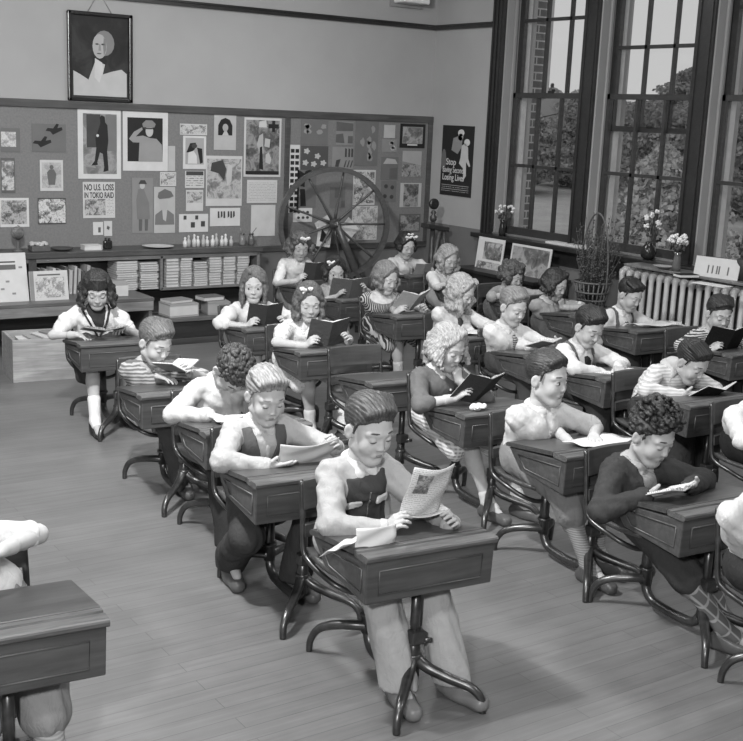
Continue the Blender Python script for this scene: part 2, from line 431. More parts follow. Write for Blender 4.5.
def hair_mesh(style, g, seed, gl, opt):
    """hair in head space; gl is the direction of gravity there"""
    rs = np.random.RandomState(seed); s = SDF(); side = opt.get('part', .03)
    H0 = (0, .015, .036); HR = np.array(opt.get('vol', (.0755, .0920, .0800)))
    s.el(H0, HR, 0)
    front = opt.get('front', .066); back = opt.get('back', -.052)
    if style in ('short', 'curlyboy'):
        nrm_ = (0, -(front-back)/.165, -1.); s.cut((0, -.072, front), nrm_, .004)
        s.el((0, -.096, .014), (.054, .046, .066), .008, op='-')
        for x in (-1, 1): s.el((x*.074, .006, -.012), (.020, .021, .028), .004, op='-')
        for x in (-1, 1): s.rc((x*.071, -.020, .03), (x*.070, -.016, -.002), .006, .004, .004)
    else:
        s.cut((0, -.03, -.045), (0, .0, -1.), .004)
        s.el((0, -.096, -.008), (.061, .062, .092), .010, op='-')
    if style == 'short':
        q = opt.get('quiff', .005)
        for i in range(9):
            x = -.048+.012*i; s.rc((x*1.0, -.052+.25*abs(x), .090-.9*abs(x-.0)**1.3+q*.3), (x*1.05-.02*np.sign(side), .02, .109-.35*abs(x)), .010+q*.4, .012, .008)
        s.rc((side, -.075, .100), (side*1.25, .03, .122), .0045, .003, .006, op='-')
        fr = opt.get('freq', 46.)
        s.disp(lambda x, y, z: .0015*np.sin(fr*1.6*np.arctan2(x-side, z+.02)*1.+14*y+2*np.sin(40*y))+.0014*np.sin(190*x+60*y+50*z)*np.sin(35*y))
    if style in ('curlyboy', 'curly'):
        pass
        n = opt.get('n', 150); rr = opt.get('curl', .014)
        for i in range(n):
            d = nrm(rs.normal(size=3)); p = np.array(H0)+d*HR*(1.0+opt.get('lift', .06)*max(d[2], 0))
            if style == 'curlyboy':
                if p[2] < front-(p[1]+.072)*(front-back)/.165+.008: continue
                if d[2] > .2 and opt.get('top'): p = p+np.array((0, -.006, opt['top']*max(0, d[2])))
            elif p[1] < -.045 and p[2] < .06 or p[2] < -.06 or p[2] > opt.get('curltop', .085): continue
            s.el(p, (rr*rs.uniform(.7, 1.2), rr*rs.uniform(.7, 1.2), rr*rs.uniform(.7, 1.2)), .004)
        if opt.get('top'):
            for i in range(60):
                s.el((rs.uniform(-.055, .055), rs.uniform(-.075, .05), .09+opt['top']*rs.uniform(0, 1)), (rr*rs.uniform(.7, 1.1),)*3, .004)
        s.disp(lambda x, y, z: .0022*np.sin(230*x+40*np.sin(50*z))*np.sin(210*y+30*np.sin(60*x))+.0016*np.sin(300*z+60*x))
    if style in ('long', 'curly', 'bob'):
        L = opt.get('len', .13); wave = opt.get('wave', .006); rad = opt.get('rad', .017)*.82
        for a in np.linspace(-2.05, 2.05, opt.get('locks', 19)):
            x, y = math.sin(a), math.cos(a)
            p = np.array((x*.073, .012+y*.083, .02)); P = [p+np.array((-x*.01, -y*.01, .045)), p]; R = [rad*.8, rad]
            ph = rs.uniform(0, 6); l = L*rs.uniform(.88, 1.08); n = 6
            for i in range(1, n+1):
                t = i/n; out = np.array((x, y, 0))*(.006+wave*math.sin(ph+t*9)+(opt.get('flare', 0.))*t)
                P.append(p+gl*l*t+out+rs.normal(size=3)*wave*.35); R.append(rad*(1-.45*t*t)+(opt.get('endcurl', 0)*(t > .75)))
            s.chain(P, R, .010)
            if opt.get('ends'):
                for i in range(3): s.el(P[-1-i%2]+rs.normal(size=3)*.008, (opt['ends']*rs.uniform(.7, 1.1),)*3, .004)
        if opt.get('bangs'):
            for x in np.linspace(-.05, .05, 11):
                s.rc((x*.8, -.045, .098), (x*1.02, -.078+.45*abs(x), .040+opt.get('bangs')*1.0+rs.uniform(-.004, .004)), .012, .007, .006)
        else:
            s.rc((side, -.085, .085), (side*1.1, .03, .124), .005, .003, .006, op='-')
            for sg in (-1, 1):   # swept from the parting down to the temples
                for i in range(5):
                    x0 = side+sg*.004*i; s.rc((x0, -.052+.01*i, .104), (sg*.064, -.044+.010*i, .038-.006*i), .010, .011, .010)
        s.disp(lambda x, y, z: .0018*np.sin(52*np.arctan2(x, y+.0)+18*z+2*np.sin(45*z))+.0012*np.sin(260*x+80*z)*np.sin(220*y))
    return s
def bow(parent, T, p, r, mat, name='hair_bow'):
    s = SDF(); p = np.array(p)
    s.el(p, (r*.3,)*3, .003)
    for x in (-1, 1):
        s.el(p+np.array((x*r*.75, 0, r*.18)), (r*.72, r*.30, r*.5), .003, R=roty(-x*.35))
        s.rc(p, p+np.array((x*r*.5, .004, -r*.8)), r*.16, r*.24, .003)
    s.disp(lambda x, y, z: .0014*np.sin(320*x)*np.sin(200*z)); return solid(name, s, .0028, mat, parent, 1, T)
PEOPLE = []
def at(U, px, py, yl):
    """point seen at (px, py) that lies yl behind the front feet of desk U: x, y, height over the desk top"""
    Ru = rotz(U['a']); A = Ru.T@(CPOS-np.array((U['x'], U['y'], 0.))); B = Ru.T@ray(px, py); P = A+B*(yl-A[1])/B[1]
    return (P[0], P[1], P[2]-U['z'])
def person(U, sp):
    """U: desk unit dict (x, y, a, z); sp: the child's description"""
    far = sp.get('far', 0); h_body = (.009, .010, .012)[far]; h_head = (.0040, .0048, .0058)[far]; h_cl = (.0062, .0072, .0085)[far]; h_hand = (.0032, .0036, .0045)[far]
    Ru = rotz(U['a']); org = np.array((U['x'], U['y'], 0.))
    base = np.array((0, .55, 0.))
    root = empty('person', tuple(org+Ru@base), U['a'], sp['label'], 'child', 'children at their desks')
    v = ray(*sp['px']); A = Ru.T@(CPOS-org); B = Ru.T@v          # a point of the child's head, yh behind the desk feet
    yh = sp.get('yh', .475); t = (yh-A[1])/B[1]; Hc = A+B*t-base
    hs = sp.get('hs', 1.03); zd = U['z']
    y_off = -base[1]
    def L(x, y, z): return np.array((x, y+y_off, z))
    hr = rotz(sp.get('hy', 0)*D2R)@roty(sp.get('hr', 0)*D2R)@rotx(sp.get('hp', 25)*D2R)
    Rh = hr*hs; Th = (Rh, Hc)
    cap = SZ = .385*U.get('ss', 1.)
    bx_ = sp.get('dx', Hc[0]*.5)
    hip = L(bx_*.6, sp.get('hipy', .595), SZ+.075)
    N = Hc+rotx(sp.get('nk', .85*sp.get('hp', 25))*D2R)@np.array((0, .012, -.128))*hs+np.array((-.02*math.sin(sp.get('hy', 0)*D2R), .008, 0))
    ty = sp.get('ty', 0)*D2R; tr = rotz(ty)
    tilt = sp.get('tilt', 0.)
    SH = {-1: N+tr@np.array((-.100, .012, -.046-tilt)), 1: N+tr@np.array((.100, .012, -.046+tilt))}
    mid = hip*.45+N*.55+np.array((0, .028, 0)); mid[2] = hip[2]+(N[2]-hip[2])*.5
    Zt = nrm(N-mid); Yt = nrm(np.array((0, 1., 0))-Zt*Zt[1]); Rt = tr@np.stack([np.cross(Yt, Zt), Yt, Zt], 1)
    # arms
    ul, fl = sp.get('ul', .205), sp.get('fl', .180)
    EL, WR, HD = {}, {}, {}
    for sd, key in ((-1, 'R'), (1, 'L')):
        q = sp.get(key, ('flat', sd*.09, .36, 0.))
        if q[0][-1] == '@': q = (q[0][:-1],)+at(U, q[1], q[2], q[3])+tuple(q[4:])
        kind = q[0]
        if kind == 'chin':
            W = Hc+hr@(np.array((sd*.030, -.075, -.115))*hs)+np.array((sd*.02, -.01, -.035)); dr = nrm(Hc+hr@np.array((sd*.02, -.07, -.06))-W); nr = nrm(np.array((-sd*.3, 1., .2))); curl = (.9, 1.3, 1.)
            pole = np.array((sd*.7, -.2, -1.))
        elif kind == 'face':
            W = Hc+hr@(np.array((sd*.085, -.05, -.095))*hs); dr = nrm(hr@np.array((-sd*.1, .15, 1.))); nr = hr@np.array((-sd*1., .25, 0)); curl = (.25, .5, .4); pole = np.array((sd*.7, -.2, -1.))
        else:
            W = L(q[1], q[2], zd+q[3])
            if kind == 'hold': dr = np.array((-sd*.30, -.65, .70)); nr = np.array((-sd*1., -.25, -.1)); curl = (.35, .75, .6)
            elif kind == 'grip': dr = np.array((-sd*.8, -.6, .22)); nr = np.array((-sd*.15, .35, .9)); curl = (.0, .12, .15)
            elif kind == 'edge': dr = np.array((-sd*.2, -1., .1)); nr = np.array((-sd*.3, .0, -1.)); curl = (.3, .8, .6)
            elif kind == 'free': dr = np.array(q[4]); nr = np.array(q[5]); curl = q[6]
            else: dr = np.array((-sd*.55, -.85, -.06)); nr = np.array((0, -.1, -1.)); curl = (.12, .3, .3)
            pole = np.array(q[7]) if len(q) > 7 else np.array((sd*.42, .30, -1.))
        best = None; ud = nrm(W-SH[sd]); pa = nrm(pole-ud*(pole@ud)); pb = np.cross(ud, pa)
        for an_ in np.linspace(-math.pi, math.pi, 49):       # keep elbow and forearm clear of the desk top and of the body
            E, W2 = ik(SH[sd], W, ul, fl, pa*math.cos(an_)+pb*math.sin(an_)); cost = 1-math.cos(an_)
            for f_ in ((0., .2, .4, .6, .8) if len(q) <= 7 else ()):
                m_ = E+(W2-E)*f_; yy = m_[1]-y_off
                if yy < .525 and abs(m_[0]) < U['w']/2+.03: cost += 13*max(0, zd+.024-.04*max(0, (yy-.19)/.31)-m_[2])
            cost += 12*max(0, .105-sd*(E[0]-mid[0]))+14*max(0, E[2]-SH[sd][2]+.07)+14*max(0, SH[sd][1]-.03-E[1])+5*max(0, sd*(E[0]-SH[sd][0])-.10)
            if best is None or cost < best[0]: best = (cost, E, W2)
        E, W2 = best[1:]
        if key in sp.get('E', {}): E = np.array(at(U, *sp['E'][key]))+np.array((0, y_off, zd)); W2 = E+nrm(W-E)*fl
        EL[sd], WR[sd] = E, W2; HD[sd] = (dr, nr, curl)
    # legs
    KN, AN, TO, HJ = {}, {}, {}, {}
    for sd in (-1, 1):
        lg = sp.get('leg', {}).get(sd, (sd*.085, .235, .0))
        HJ[sd] = hip+np.array((sd*.068, 0, -.01))
        kx, ay, lift = lg[0], lg[1], lg[2]; tw = lg[3] if len(lg) > 3 else 0.
        an = L(kx*1.0+tw, ay+.03, .075+lift)
        kn, an = ik(HJ[sd], an, .315, .325, np.array((sd*.15, -1., .7))); KN[sd], AN[sd] = kn, an
        fa = lg[4] if len(lg) > 4 else sd*.15
        td = np.array((math.sin(fa), -math.cos(fa), 0)) if lift < .06 else nrm(np.array((0, -.55, -.85)))
        TO[sd] = an+td*.125+np.array((0, 0, -.045 if lift < .06 else -.02))
    def torso(s, t, top=True):
        for x in (-1, 1):
            s.rc(HJ[x]+np.array((-x*.012, .01, .01)), HJ[x]+np.array((-x*.020, .006, .07)), .078+t, .068+t, .03)
            s.rc(HJ[x]+np.array((-x*.020, .006, .07)), mid+np.array((x*.036, 0, 0)), .068+t, .070+t, .03)
            s.rc(mid+np.array((x*.036, 0, 0)), N+tr@np.array((x*.046, .012, -.085)), .070+t, .060+t, .03)
            s.rc(N+np.array((x*.018, .012, -.03)), SH[x], .033+t, .031+t, .03)
        s.rc(mid+np.array((0, -.004, 0)), N+tr@np.array((0, .006, -.09)), .077+t, .067+t, .03)
        return s
    def arm(s, sd, t, to=1., puff=0.):
        a, e, w = SH[sd], EL[sd], WR[sd]
        up = min(1., to*2)
        s.rc(a, a+(e-a)*up, .036+t, (.036+(.030-.036)*up)+t, .02)
        if to > .5:
            q = (to-.5)*2; s.rc(e, e+(w-e)*q, .031+t, (.031+(.0215-.031)*q)+t*(1-.35*q*(t > .005)), .012)
        return s
    def leg(s, sd, t, a=0., b=1.):
        hj, k_, an = HJ[sd], KN[sd], AN[sd]
        if a < .5: s.rc(hj+(k_-hj)*a*2, hj+(k_-hj)*min(1, b*2), .070+t-.02*a, .070+t-.046*min(.5, b), .025)
        if b > .5:
            q0, q1 = max(0, a-.5)*2, (b-.5)*2; rr = lambda q: (.047-.019*q)+t
            s.rc(k_+(an-k_)*q0, k_+(an-k_)*q1, rr(q0), rr(q1), .02)
            if q0 < .3 and q1 > .4:
                c = k_+(an-k_)*.33+np.array((0, .016, 0)); s.el(c, (.036+t, .038+t, .07+t), .03)
        return s
    # --- body: one continuous figure
    g = sp.get('skin', .50)*.84; sk = M('skin', g)
    b = SDF(); torso(b, -.006); b.rc(N+np.array((0, .012, -.06)), N+np.array((0, .004, .0)), .042, .037, .03)
    nk = (np.linalg.inv(Rh)@(N+np.array((0, .008, -.02))-Hc), np.array((0, .020, -.050)))
    b.rc(N, Hc+Rh@np.array((0, .018, -.045)), .037*hs, .036*hs, .02)
    for sd in (-1, 1): arm(b, sd, -.001 if sp.get('bare', 0) else -.004); leg(b, sd, -.003); b.rc(AN[sd], TO[sd], .028, .02, .02)
    V, Q = b.mesh(h_body); V = relax(V, Q, 2)
    hd = head_sdf(nk); Vh, Qh = hd.mesh(h_head); Vh = relax(Vh, Qh, 1, .35)@Rh.T+Hc
    parts = [(V, Q), (Vh, Qh)]
    for sd in (-1, 1):
        hh = SDF(); w = WR[sd]; e = EL[sd]
        hh.rc(w+nrm(e-w)*.05, w, .0255, .0205, .01)
        hand_sdf(hh, w, HD[sd][0], HD[sd][1], sd, HD[sd][2], sp.get('hands', .93)); Vq, Qq = hh.mesh(h_hand); parts.append((relax(Vq, Qq, 1, .4), Qq))
    VV, QQ, o = [], [], 0
    for V, Q in parts: VV.append(V); QQ.append(Q+o); o += len(V)
    bo = link('body', mesh_from('body', np.concatenate(VV), np.concatenate(QQ), sk), root)
    # --- face: brows, lashes or eyes, lips
    if far < 2 or True:
        hb = M('plain', min(.25, max(.05, sp['hair'][1]*.9))); hf = .0026 if far == 0 else .0036
        for x in (-1, 1):
            rg = SDF().el((x*.0285, -.072, .0255), (.0155, .022, .0027), 0, roty(x*.10)); solid('eyebrow', hd, hf, hb, root, 1, Th, (rg, .0022, hf))
        rg = SDF()
        rg.el((0, -.086, -.0550), (.0135, .012, .0032), 0); rg.el((0, -.085, -.0620), (.0120, .012, .0042), .0)
        solid('lips', hd, hf, M('skin', g*.52), root, 1, Th, (rg, .0014, hf))
        if sp.get('eyes', 0):
            for x in (-1, 1):
                for nm, mm, c, r_ in (('eye', M('plain', .48, .3), np.array((x*.0285, -.0712, -.0015)), (.0115, .0105, .0056)), ('iris', M('plain', .02, .25), np.array((x*.0290+sp.get('gaze', 0.)*.004, -.0774, -.0015)), (.0062, .0056, .0062))):
                    q = MB(); q.ball(c, r_, 14, 10); q.v = [tuple(Rh@np.array(p)+Hc) for p in q.v]; eo = q.build(nm, mm, root if nm == 'eye' else eo)
            lz, lr = .0052, .0022
        else: lz, lr = -.0062, .0033
        for x in (-1, 1):
            rg = SDF().el((x*.0290, -.076, lz), (.0135, .022, lr), 0, roty(x*.12)); solid('eyelashes', hd, hf, M('plain', .04), root, 1, Th, (rg, .0013, hf))
    # --- hair
    st, hg, opt = sp['hair']; gl = np.linalg.inv(hr)@np.array((0, 0, -1.)); hm = hair_mesh(st, hg, sp.get('seed', 3), nrm(gl), opt)
    ho = solid('hair', hm, h_head*(.85 if far == 0 else 1.), M('hair', hg), root, 0, Th)
    for p, r_ in sp.get('bows', ()): bow(ho, Th, p, r_, M('cloth', .78))
    # --- top
    tp = dict(sp['top']); sl = tp.get('sleeve', 1.); tg = M(*tp['mat']); th = tp.get('t', .009)
    def garment(t, body=True, sleeves=True, puff=0.):
        s = SDF()
        if body:
            torso(s, t)
            s.rc(N+np.array((0, .012, -.045)), N+np.array((0, .006, -.018)), .046+t*.5, .043+t*.4, .02)
        if body:
            s.cut(hip+np.array((0, 0, tp.get('hem', -.02))), (0, 0, -1.))
            nv = nrm(.5*nrm(Hc-N)+np.array((0, -.1, .6))); s.cut(N+nv*.012, nv, .0)
            vn = tp.get('vneck', 0)
            if vn: s.rc(N+Rt@np.array((0, -.09, .02)), N+Rt@np.array((0, -.12, -vn)), .034, .006, .004, op='-')
        if sleeves:
            for sd in (-1, 1):
                arm(s, sd, t+.003, sl)
                if tp.get('puff'):
                    c = SH[sd]*.6+EL[sd]*.4; s.el(c+np.array((sd*.012, 0, .0)), (.052, .055, .060), .015)
        sd0 = sp.get('seed', 3)
        s.disp(lambda x, y, z: .0042*np.sin(58*z+46*x+sd0+2.2*np.sin(23*y+31*x))*np.sin(40*x-37*y+26*z+1.7*np.sin(29*z))+.0022*np.sin(118*(z*.6+y)+47*x)*np.sin(75*x+30*z))
        return s
    sh = garment(th)
    so_ = solid(tp.get('name', 'shirt'), sh, h_cl, tg, root, 1)
    hp_ = h_cl*.75; shb = garment(th, True, False)
    fr = lambda x, z, y=-.12: N+Rt@np.array((x, y, z))
    for ex in tp.get('extra', ()):
        k = ex[0]
        if k == 'collar':
            w_ = ex[2] if len(ex) > 2 else 1.; rg = SDF(); nv = nrm(Hc-N)
            rg.el(N+np.array((0, .004, -.006)), (.062, .064, .026), .004, R=rotx(.35))
            for x in (-1, 1): rg.rc(N+Rt@np.array((x*.022, -.055, -.018)), N+Rt@np.array((x*.040*w_, -.078, -.070*w_)), .022, .008, .004)
            rg.rc(N+np.array((0, -.08, -.02)), N+np.array((0, -.12, -.08)), .006, .016, .003, op='-')
            solid('collar', sh, hp_, M('cloth', ex[1]), so_, 1, None, (rg, .0085, hp_))
        elif k == 'bigcollar':
            rg = SDF(); rg.el(N+np.array((0, -.02, -.03)), (.105, .12, .05), 0)
            solid('collar', sh, hp_, M('cloth', ex[1]), so_, 1, None, (rg, .006, hp_))
        elif k == 'tie':
            rg = SDF(); rg.chain([fr(0, -.03), fr(0, -.05), fr(.004, -.16), fr(.004, -.22)], [.010, .013, .021, .016], 0); rg.ops = [(o_, kk, (a[0], a[1], a[2], a[3]), q) for o_, kk, a, q in rg.ops]
            rg = SDF(); rg.bx(fr(.002, -.150), (.020, .10, .10), Rt, rd=.002); rg.bx(fr(0, -.048), (.014, .10, .014), Rt, rd=.002)
            solid('necktie', shb, hp_, M(*ex[1]), so_, 1, None, (rg, .014, hp_))
        elif k == 'suspenders':
            for x in (-1, 1):
              rg = SDF().bx(fr(x*.060, -.13, -.02), (.010, .2, .18), Rt@roty(x*.08), rd=.002)
              solid('suspender', shb, hp_, M('cloth', ex[1]), so_, 1, None, (rg, .010, hp_))
        elif k == 'panel':      # a dark front between two x limits and z limits
            rg = SDF(); rg.bx(fr((ex[2]+ex[3])/2, (ex[4]+ex[5])/2, -.13), ((ex[3]-ex[2])/2, .10, (ex[5]-ex[4])/2), Rt, rd=.012)
            solid(ex[6], shb, hp_, M(*ex[1]), so_, 1, None, (rg, ex[7], hp_))
        elif k == 'vest':       # open knit vest, V in front
            s = SDF(); torso(s, th+.008); s.cut(hip+np.array((0, 0, -.04)), (0, 0, -1.)); s.cut(N+np.array((0, 0, -.008)), (0, -.35, 1.))
            for sd in (-1, 1): s.rc(SH[sd]+np.array((sd*.036, 0, .03)), EL[sd]+np.array((sd*.03, 0, 0)), .046, .050, .004, op='-')
            for dy in (-.06, -.10, -.14): s.rc(N+Rt@np.array((0, dy, .04)), N+Rt@np.array((0, dy-.01, -ex[2])), ex[3], .003, .004, op='-')
            s.el(N+np.array((0, 0, .0)), (.055, .07, .05), .004, op='-')
            solid(ex[5] if len(ex) > 5 else 'vest', s, hp_, M(*ex[1]), root, 1)
        elif k == 'cardigan':   # sleeves too, open in front
            s = garment(th+.006); [s.rc(N+Rt@np.array((0, dy, .03)), N+Rt@np.array((.0, dy, -.34)), ex[2], ex[3], .004, op='-') for dy in (-.06, -.10, -.14)]; s.el(N+np.array((0, 0, .01)), (.052, .066, .05), .004, op='-')
            solid('cardigan', s, h_cl, M(*ex[1]), root, 1)
        elif k == 'buttons':
            for i in range(ex[2]):
                mb = MB()
                z = -.05-.045*i
                lo = fr(0, z, -.16); P = np.linspace(0, .2, 81); F_, o_ = sh.field(lo-np.array((.004, 0, .004)), lo+np.array((.004, .16, .004)), .006)
                c_ = F_[F_.shape[0]//2, :, F_.shape[2]//2]; j = int(np.argmax(c_ < 0)); mb.ball((lo[0], o_[1]+.006*j-.004, lo[2]), (.007, .004, .007), 10, 6)
                mb.build('button', M('plain', ex[1], .4), so_)
        elif k == 'pockets':
            for x in (-1, 1):
              rg = SDF().bx(fr(x*.056, ex[2], -.12), (.030, .07, .014), Rt@roty(x*.25), rd=.006)
              solid('pocket_flap', shb, hp_, M('cloth', ex[1]), so_, 1, None, (rg, .011, hp_))
        elif k == 'sailor':
            for x in (-1, 1):
              rg = SDF().bx(fr(x*.046, -.080, -.08), (.006, .10, .088), Rt@roty(x*.46), rd=.002)
              solid('collar_braid', sh, hp_*.8, M('cloth', .035), so_, 1, None, (rg, .009, hp_*.8))
            rg = SDF(); [rg.rc(N+Rt@np.array((0, dy, -.01)), N+Rt@np.array((0, dy-.01, -.125)), .060, .004, 0) for dy in (-.03, -.06, -.10)]
            solid('collar', sh, hp_, M('cloth', .035), so_, 1, None, (rg, .006, hp_))
        elif k == 'cuffs':
            for sd in (-1, 1):
                if sl > .5: c = EL[sd]+(WR[sd]-EL[sd])*(sl-.5)*2; d_ = nrm(WR[sd]-EL[sd]); r_ = .0245+th
                else: c = SH[sd]+(EL[sd]-SH[sd])*sl*2; d_ = nrm(EL[sd]-SH[sd]); r_ = .036+th
                s = SDF(); s.rc(c-d_*.016, c+d_*.003, r_+.001, r_, .004); s.cut(c+d_*.006, d_); s.cut(c-d_*.022, -d_)
                solid('cuff', s, hp_, M('cloth', ex[1]), so_, 1)
    # --- bottom
    bt = sp.get('bottom', ('trousers', ('cloth', .1))); bk = bt[0]; s = SDF(); bm_ = M(*bt[1])
    for x in (-1, 1): s.rc(HJ[x]+np.array((-x*.012, .01, .0)), HJ[x]+np.array((-x*.016, .006, .055)), .093, .082, .03)
    sd0 = sp.get('seed', 3)
    if bk == 'trousers':
        for sd in (-1, 1): leg(s, sd, .016, 0, .5); s.rc(KN[sd], AN[sd]+np.array((0, 0, .01)), .068, .058, .02); s.rc(KN[sd]*.5+AN[sd]*.5, AN[sd]+np.array((0, -.012, -.03)), .060, .064, .02)
        for sd in (-1, 1): s.cut(np.array((0, 0, .055)), (0, 0, -1)) if sd == 1 and all(AN[q][2] < .12 for q in AN) else None
    elif bk == 'knickers':
        for sd in (-1, 1): leg(s, sd, .020, 0, .5); c = KN[sd]*.72+AN[sd]*.28; s.rc(KN[sd], c, .075, .070, .02); s.rc(c, c+(AN[sd]-c)*.12, .066, .048, .01)
    elif bk == 'shorts':
        for sd in (-1, 1): leg(s, sd, .02, 0, .33)
    else:
        for sd in (-1, 1):
            hj, k_ = HJ[sd], KN[sd]; s.rc(hj, hj+(k_-hj)*.9, .088, .078, .05); s.rc(hj+np.array((sd*.03, 0, -.02)), hj+(k_-hj)*.86+np.array((sd*.045, 0, -.075)), .06, .050, .04)
        s.rc(HJ[-1]*.4+KN[-1]*.6, HJ[1]*.4+KN[1]*.6, .07, .07, .04)
    amp = .006 if bk in ('skirt',) else .0035
    s.disp(lambda x, y, z: amp*np.sin(58*x+20*y+sd0)*np.sin(38*z-30*y+sd0)+.002*np.sin(120*x+90*y))
    solid(bk, s, h_cl*1.05, bm_, root, 1)
    # --- socks and shoes
    for sd in (-1, 1):
        so = sp.get('sock', (.55, ('cloth', .12 if bk == 'trousers' else .7)))
        if so:
            s = SDF(); leg(s, sd, .003, so[0] if len(so) < 3 else so[2], 1.); s.rc(AN[sd], AN[sd]*.6+TO[sd]*.4, .032, .03, .02); solid('sock', s, h_cl, M(*so[1]), root, 1)
        a_, t_ = AN[sd], TO[sd]; fd = nrm(t_-a_); fdh = nrm(np.array((fd[0], fd[1], 0 if a_[2] < .12 else fd[2])))
        s = SDF(); heel = a_-fdh*.028+np.array((0, 0, -.040)); 
        if a_[2] < .12: toe = heel+fdh*.17; heel[2] = toe[2] = .026
        else: toe = t_+fdh*.03
        s.rc(heel, heel+(toe-heel)*.5, .033, .034, .015); s.rc(heel+(toe-heel)*.5, toe, .034, .030, .02); s.rc(a_+np.array((0, 0, -.012)), heel*.7+toe*.3, .037, .034, .02)
        if a_[2] < .12: s.cut((0, 0, .004), (0, 0, -1))
        s.cut(a_+np.array((0, 0, .018 if len(sp.get('shoe', (0,))) < 2 else -.012)), (0, -.3, 1.))
        so_ = solid('shoe', s, h_cl*.8, M('plain', sp.get('shoe', (.08,))[0], .35), root, 1)
    PEOPLE.append((sp['label'], N+base, Hc+base, hs)); return root
# ------------------------------------------------------------------ school desks: desk box and chair on one iron sled
WOODD = ('wood', .045); IRON = ('metal', .10)
UNITS = {}
S_ = .905
def unit(key, x, y, a, z, label, w=.485, ss=1.):
    x *= S_; y *= S_; a = -a*D2R
    root = empty('school_desk', (x, y, 0), a, label, 'school desk', 'iron and wood school desks')
    UNITS[key] = dict(x=x, y=y, a=a, z=z, w=w, ss=ss, root=root)
    wd = M('wood', .058, .34); wb = M('wood', .066, .42); iron = M(*IRON); hw = w/2
    yf, yb, dz = .105, .50, .040
    zt = lambda y_: z-dz*(y_-.19)/(yb-.19) if y_ > .19 else z
    # lid (sloping) and the level strip with the pencil groove along the front
    mb = MB(); n = 7
    prof = [(.186, z-.018), (.186, z-.001), (.19, z)]+[(yb-.012, zt(yb-.012)), (yb-.002, zt(yb)-.005), (yb, zt(yb)-.010), (yb-.004, zt(yb)-.018)]
    mb.prism([(p[0], p[1]) for p in prof], (-hw-.004, 0, 0), (0, 1, 0), (0, 0, 1), w+.008); mb.build('lid', wd, root)
    mb = MB()
    pr = [(yf-.012, z-.006), (yf-.010, z-.016), (yf-.004, z-.022), (.180, z-.022), (.183, z-.003), (.180, z), (.160, z), (.157, z-.006), (.147, z-.006), (.144, z), (yf-.002, z+.001), (yf-.009, z-.001)]
    mb.prism(pr, (-hw-.004, 0, 0), (0, 1, 0), (0, 0, 1), w+.008); mb.build('front_strip', M('worn', .10), root)
    # box, deeper at the front, sides leaning in
    bt = z-.020; fh, bh = .145, .088; ti = .003
    mb = MB()
    mb.hexa([(-hw+ti, yf+.006, bt-fh), (hw-ti, yf+.006, bt-fh), (hw-ti-.012, yb-.085, bt-dz-bh), (-hw+ti+.012, yb-.085, bt-dz-bh),
             (-hw+.002, yf, bt), (hw-.002, yf, bt), (hw-.002, yb-.016, bt-dz), (-hw+.002, yb-.016, bt-dz)])
    box_ = mb.build('box', wb, root)
    bv = box_.modifiers.new('bevel', 'BEVEL'); bv.width = .005; bv.segments = 2
    mb = MB()    # raised line of the pressed panel, front and both sides
    def onf(u, v): return Vector((u*(hw-.016-ti*v), yf+.006*v-.001, bt-fh*v))
    mb.tube([onf(-.86, .24), onf(.86, .24), onf(.86, .80), onf(-.86, .80), onf(-.86, .24)], .0028, 6)
    for sd in (-1, 1):
        def ons(u, v): y_ = yf+.012+(yb-yf-.045)*u-.065*v*u; return Vector((sd*(hw-.0015-(.001+.012*u)*v), y_, bt-dz*u-(fh+(bh-fh)*u)*v))
        mb.tube([ons(.06, .22), ons(.9, .22), ons(.86, .78), ons(.08, .78), ons(.06, .22)], .0028, 6)
    mb.build('panel_line', M('wood', .075), box_)
    # sled
    py = .190
    mb = MB(); mb.tube([(0, py, .18), (0, py, bt-fh+.012)], .0165, 12); mb.lathe([(.09, 0), (.09, .006), (.03, .012), (.02, .02)], (0, py+.05, bt-fh-.010), 14); dpo = mb.build('desk_post', iron, root)
    mb = MB(); mb.tube([(0, py, .085), (0, py, .235)], [.024, .021], 12); mb.lathe([(.026, 0), (.029, .004), (.029, .016), (.026, .02)], (0, py, .145), 14)
    mb.build('post_socket', iron, root)
    mb = MB(); mb.box((.0, py-.012, .228), (.055, .045, .046), None, .006); mb.tube([(.02, py-.03, .222), (.045, py-.034, .216)], .009, 8); mb.build('height_clamp', iron, dpo)
    for sd in (-1, 1):
        mb = MB(); P = spline([(sd*.006, py-.004, .150), (sd*.035, py-.035, .120), (sd*.085, .095, .098), (sd*.135, .038, .080), (sd*.160, .012, .046), (sd*.164, .006, .0)], 5)
        mb.tube(P, [.021-.0085*i/(len(P)-1) for i in range(len(P))], 10); mb.build('front_foot', iron, root)
    mb = MB(); P = spline([(0, .505, .16), (0, .500, .10), (0, .475, .062), (0, .43, .046), (0, .31, .042), (0, .23, .055), (0, py, .11)], 6)
    mb.tube(P, .019, 10); mb.build('sled_bar', iron, root)
    for sd in (-1, 1):
        mb = MB(); P = spline([(sd*.004, .505, .128), (sd*.05, .53, .130), (sd*.105, .58, .118), (sd*.142, .618, .092), (sd*.158, .640, .045), (sd*.160, .645, 0)], 5)
        mb.tube(P, [.020-.0085*i/(len(P)-1) for i in range(len(P))], 10); mb.build('rear_foot', iron, root)
    k = ss
    mb = MB(); mb.tube([(0, .505, .105), (0, .505, .345*k)], [.024, .019], 12); mb.lathe([(.028, 0), (.031, .006), (.028, .014)], (0, .505, .165), 14); mb.build('seat_post', iron, root)
    # back frame: one bent rod each side, running from the backrest under the seat
    zs = .375*k
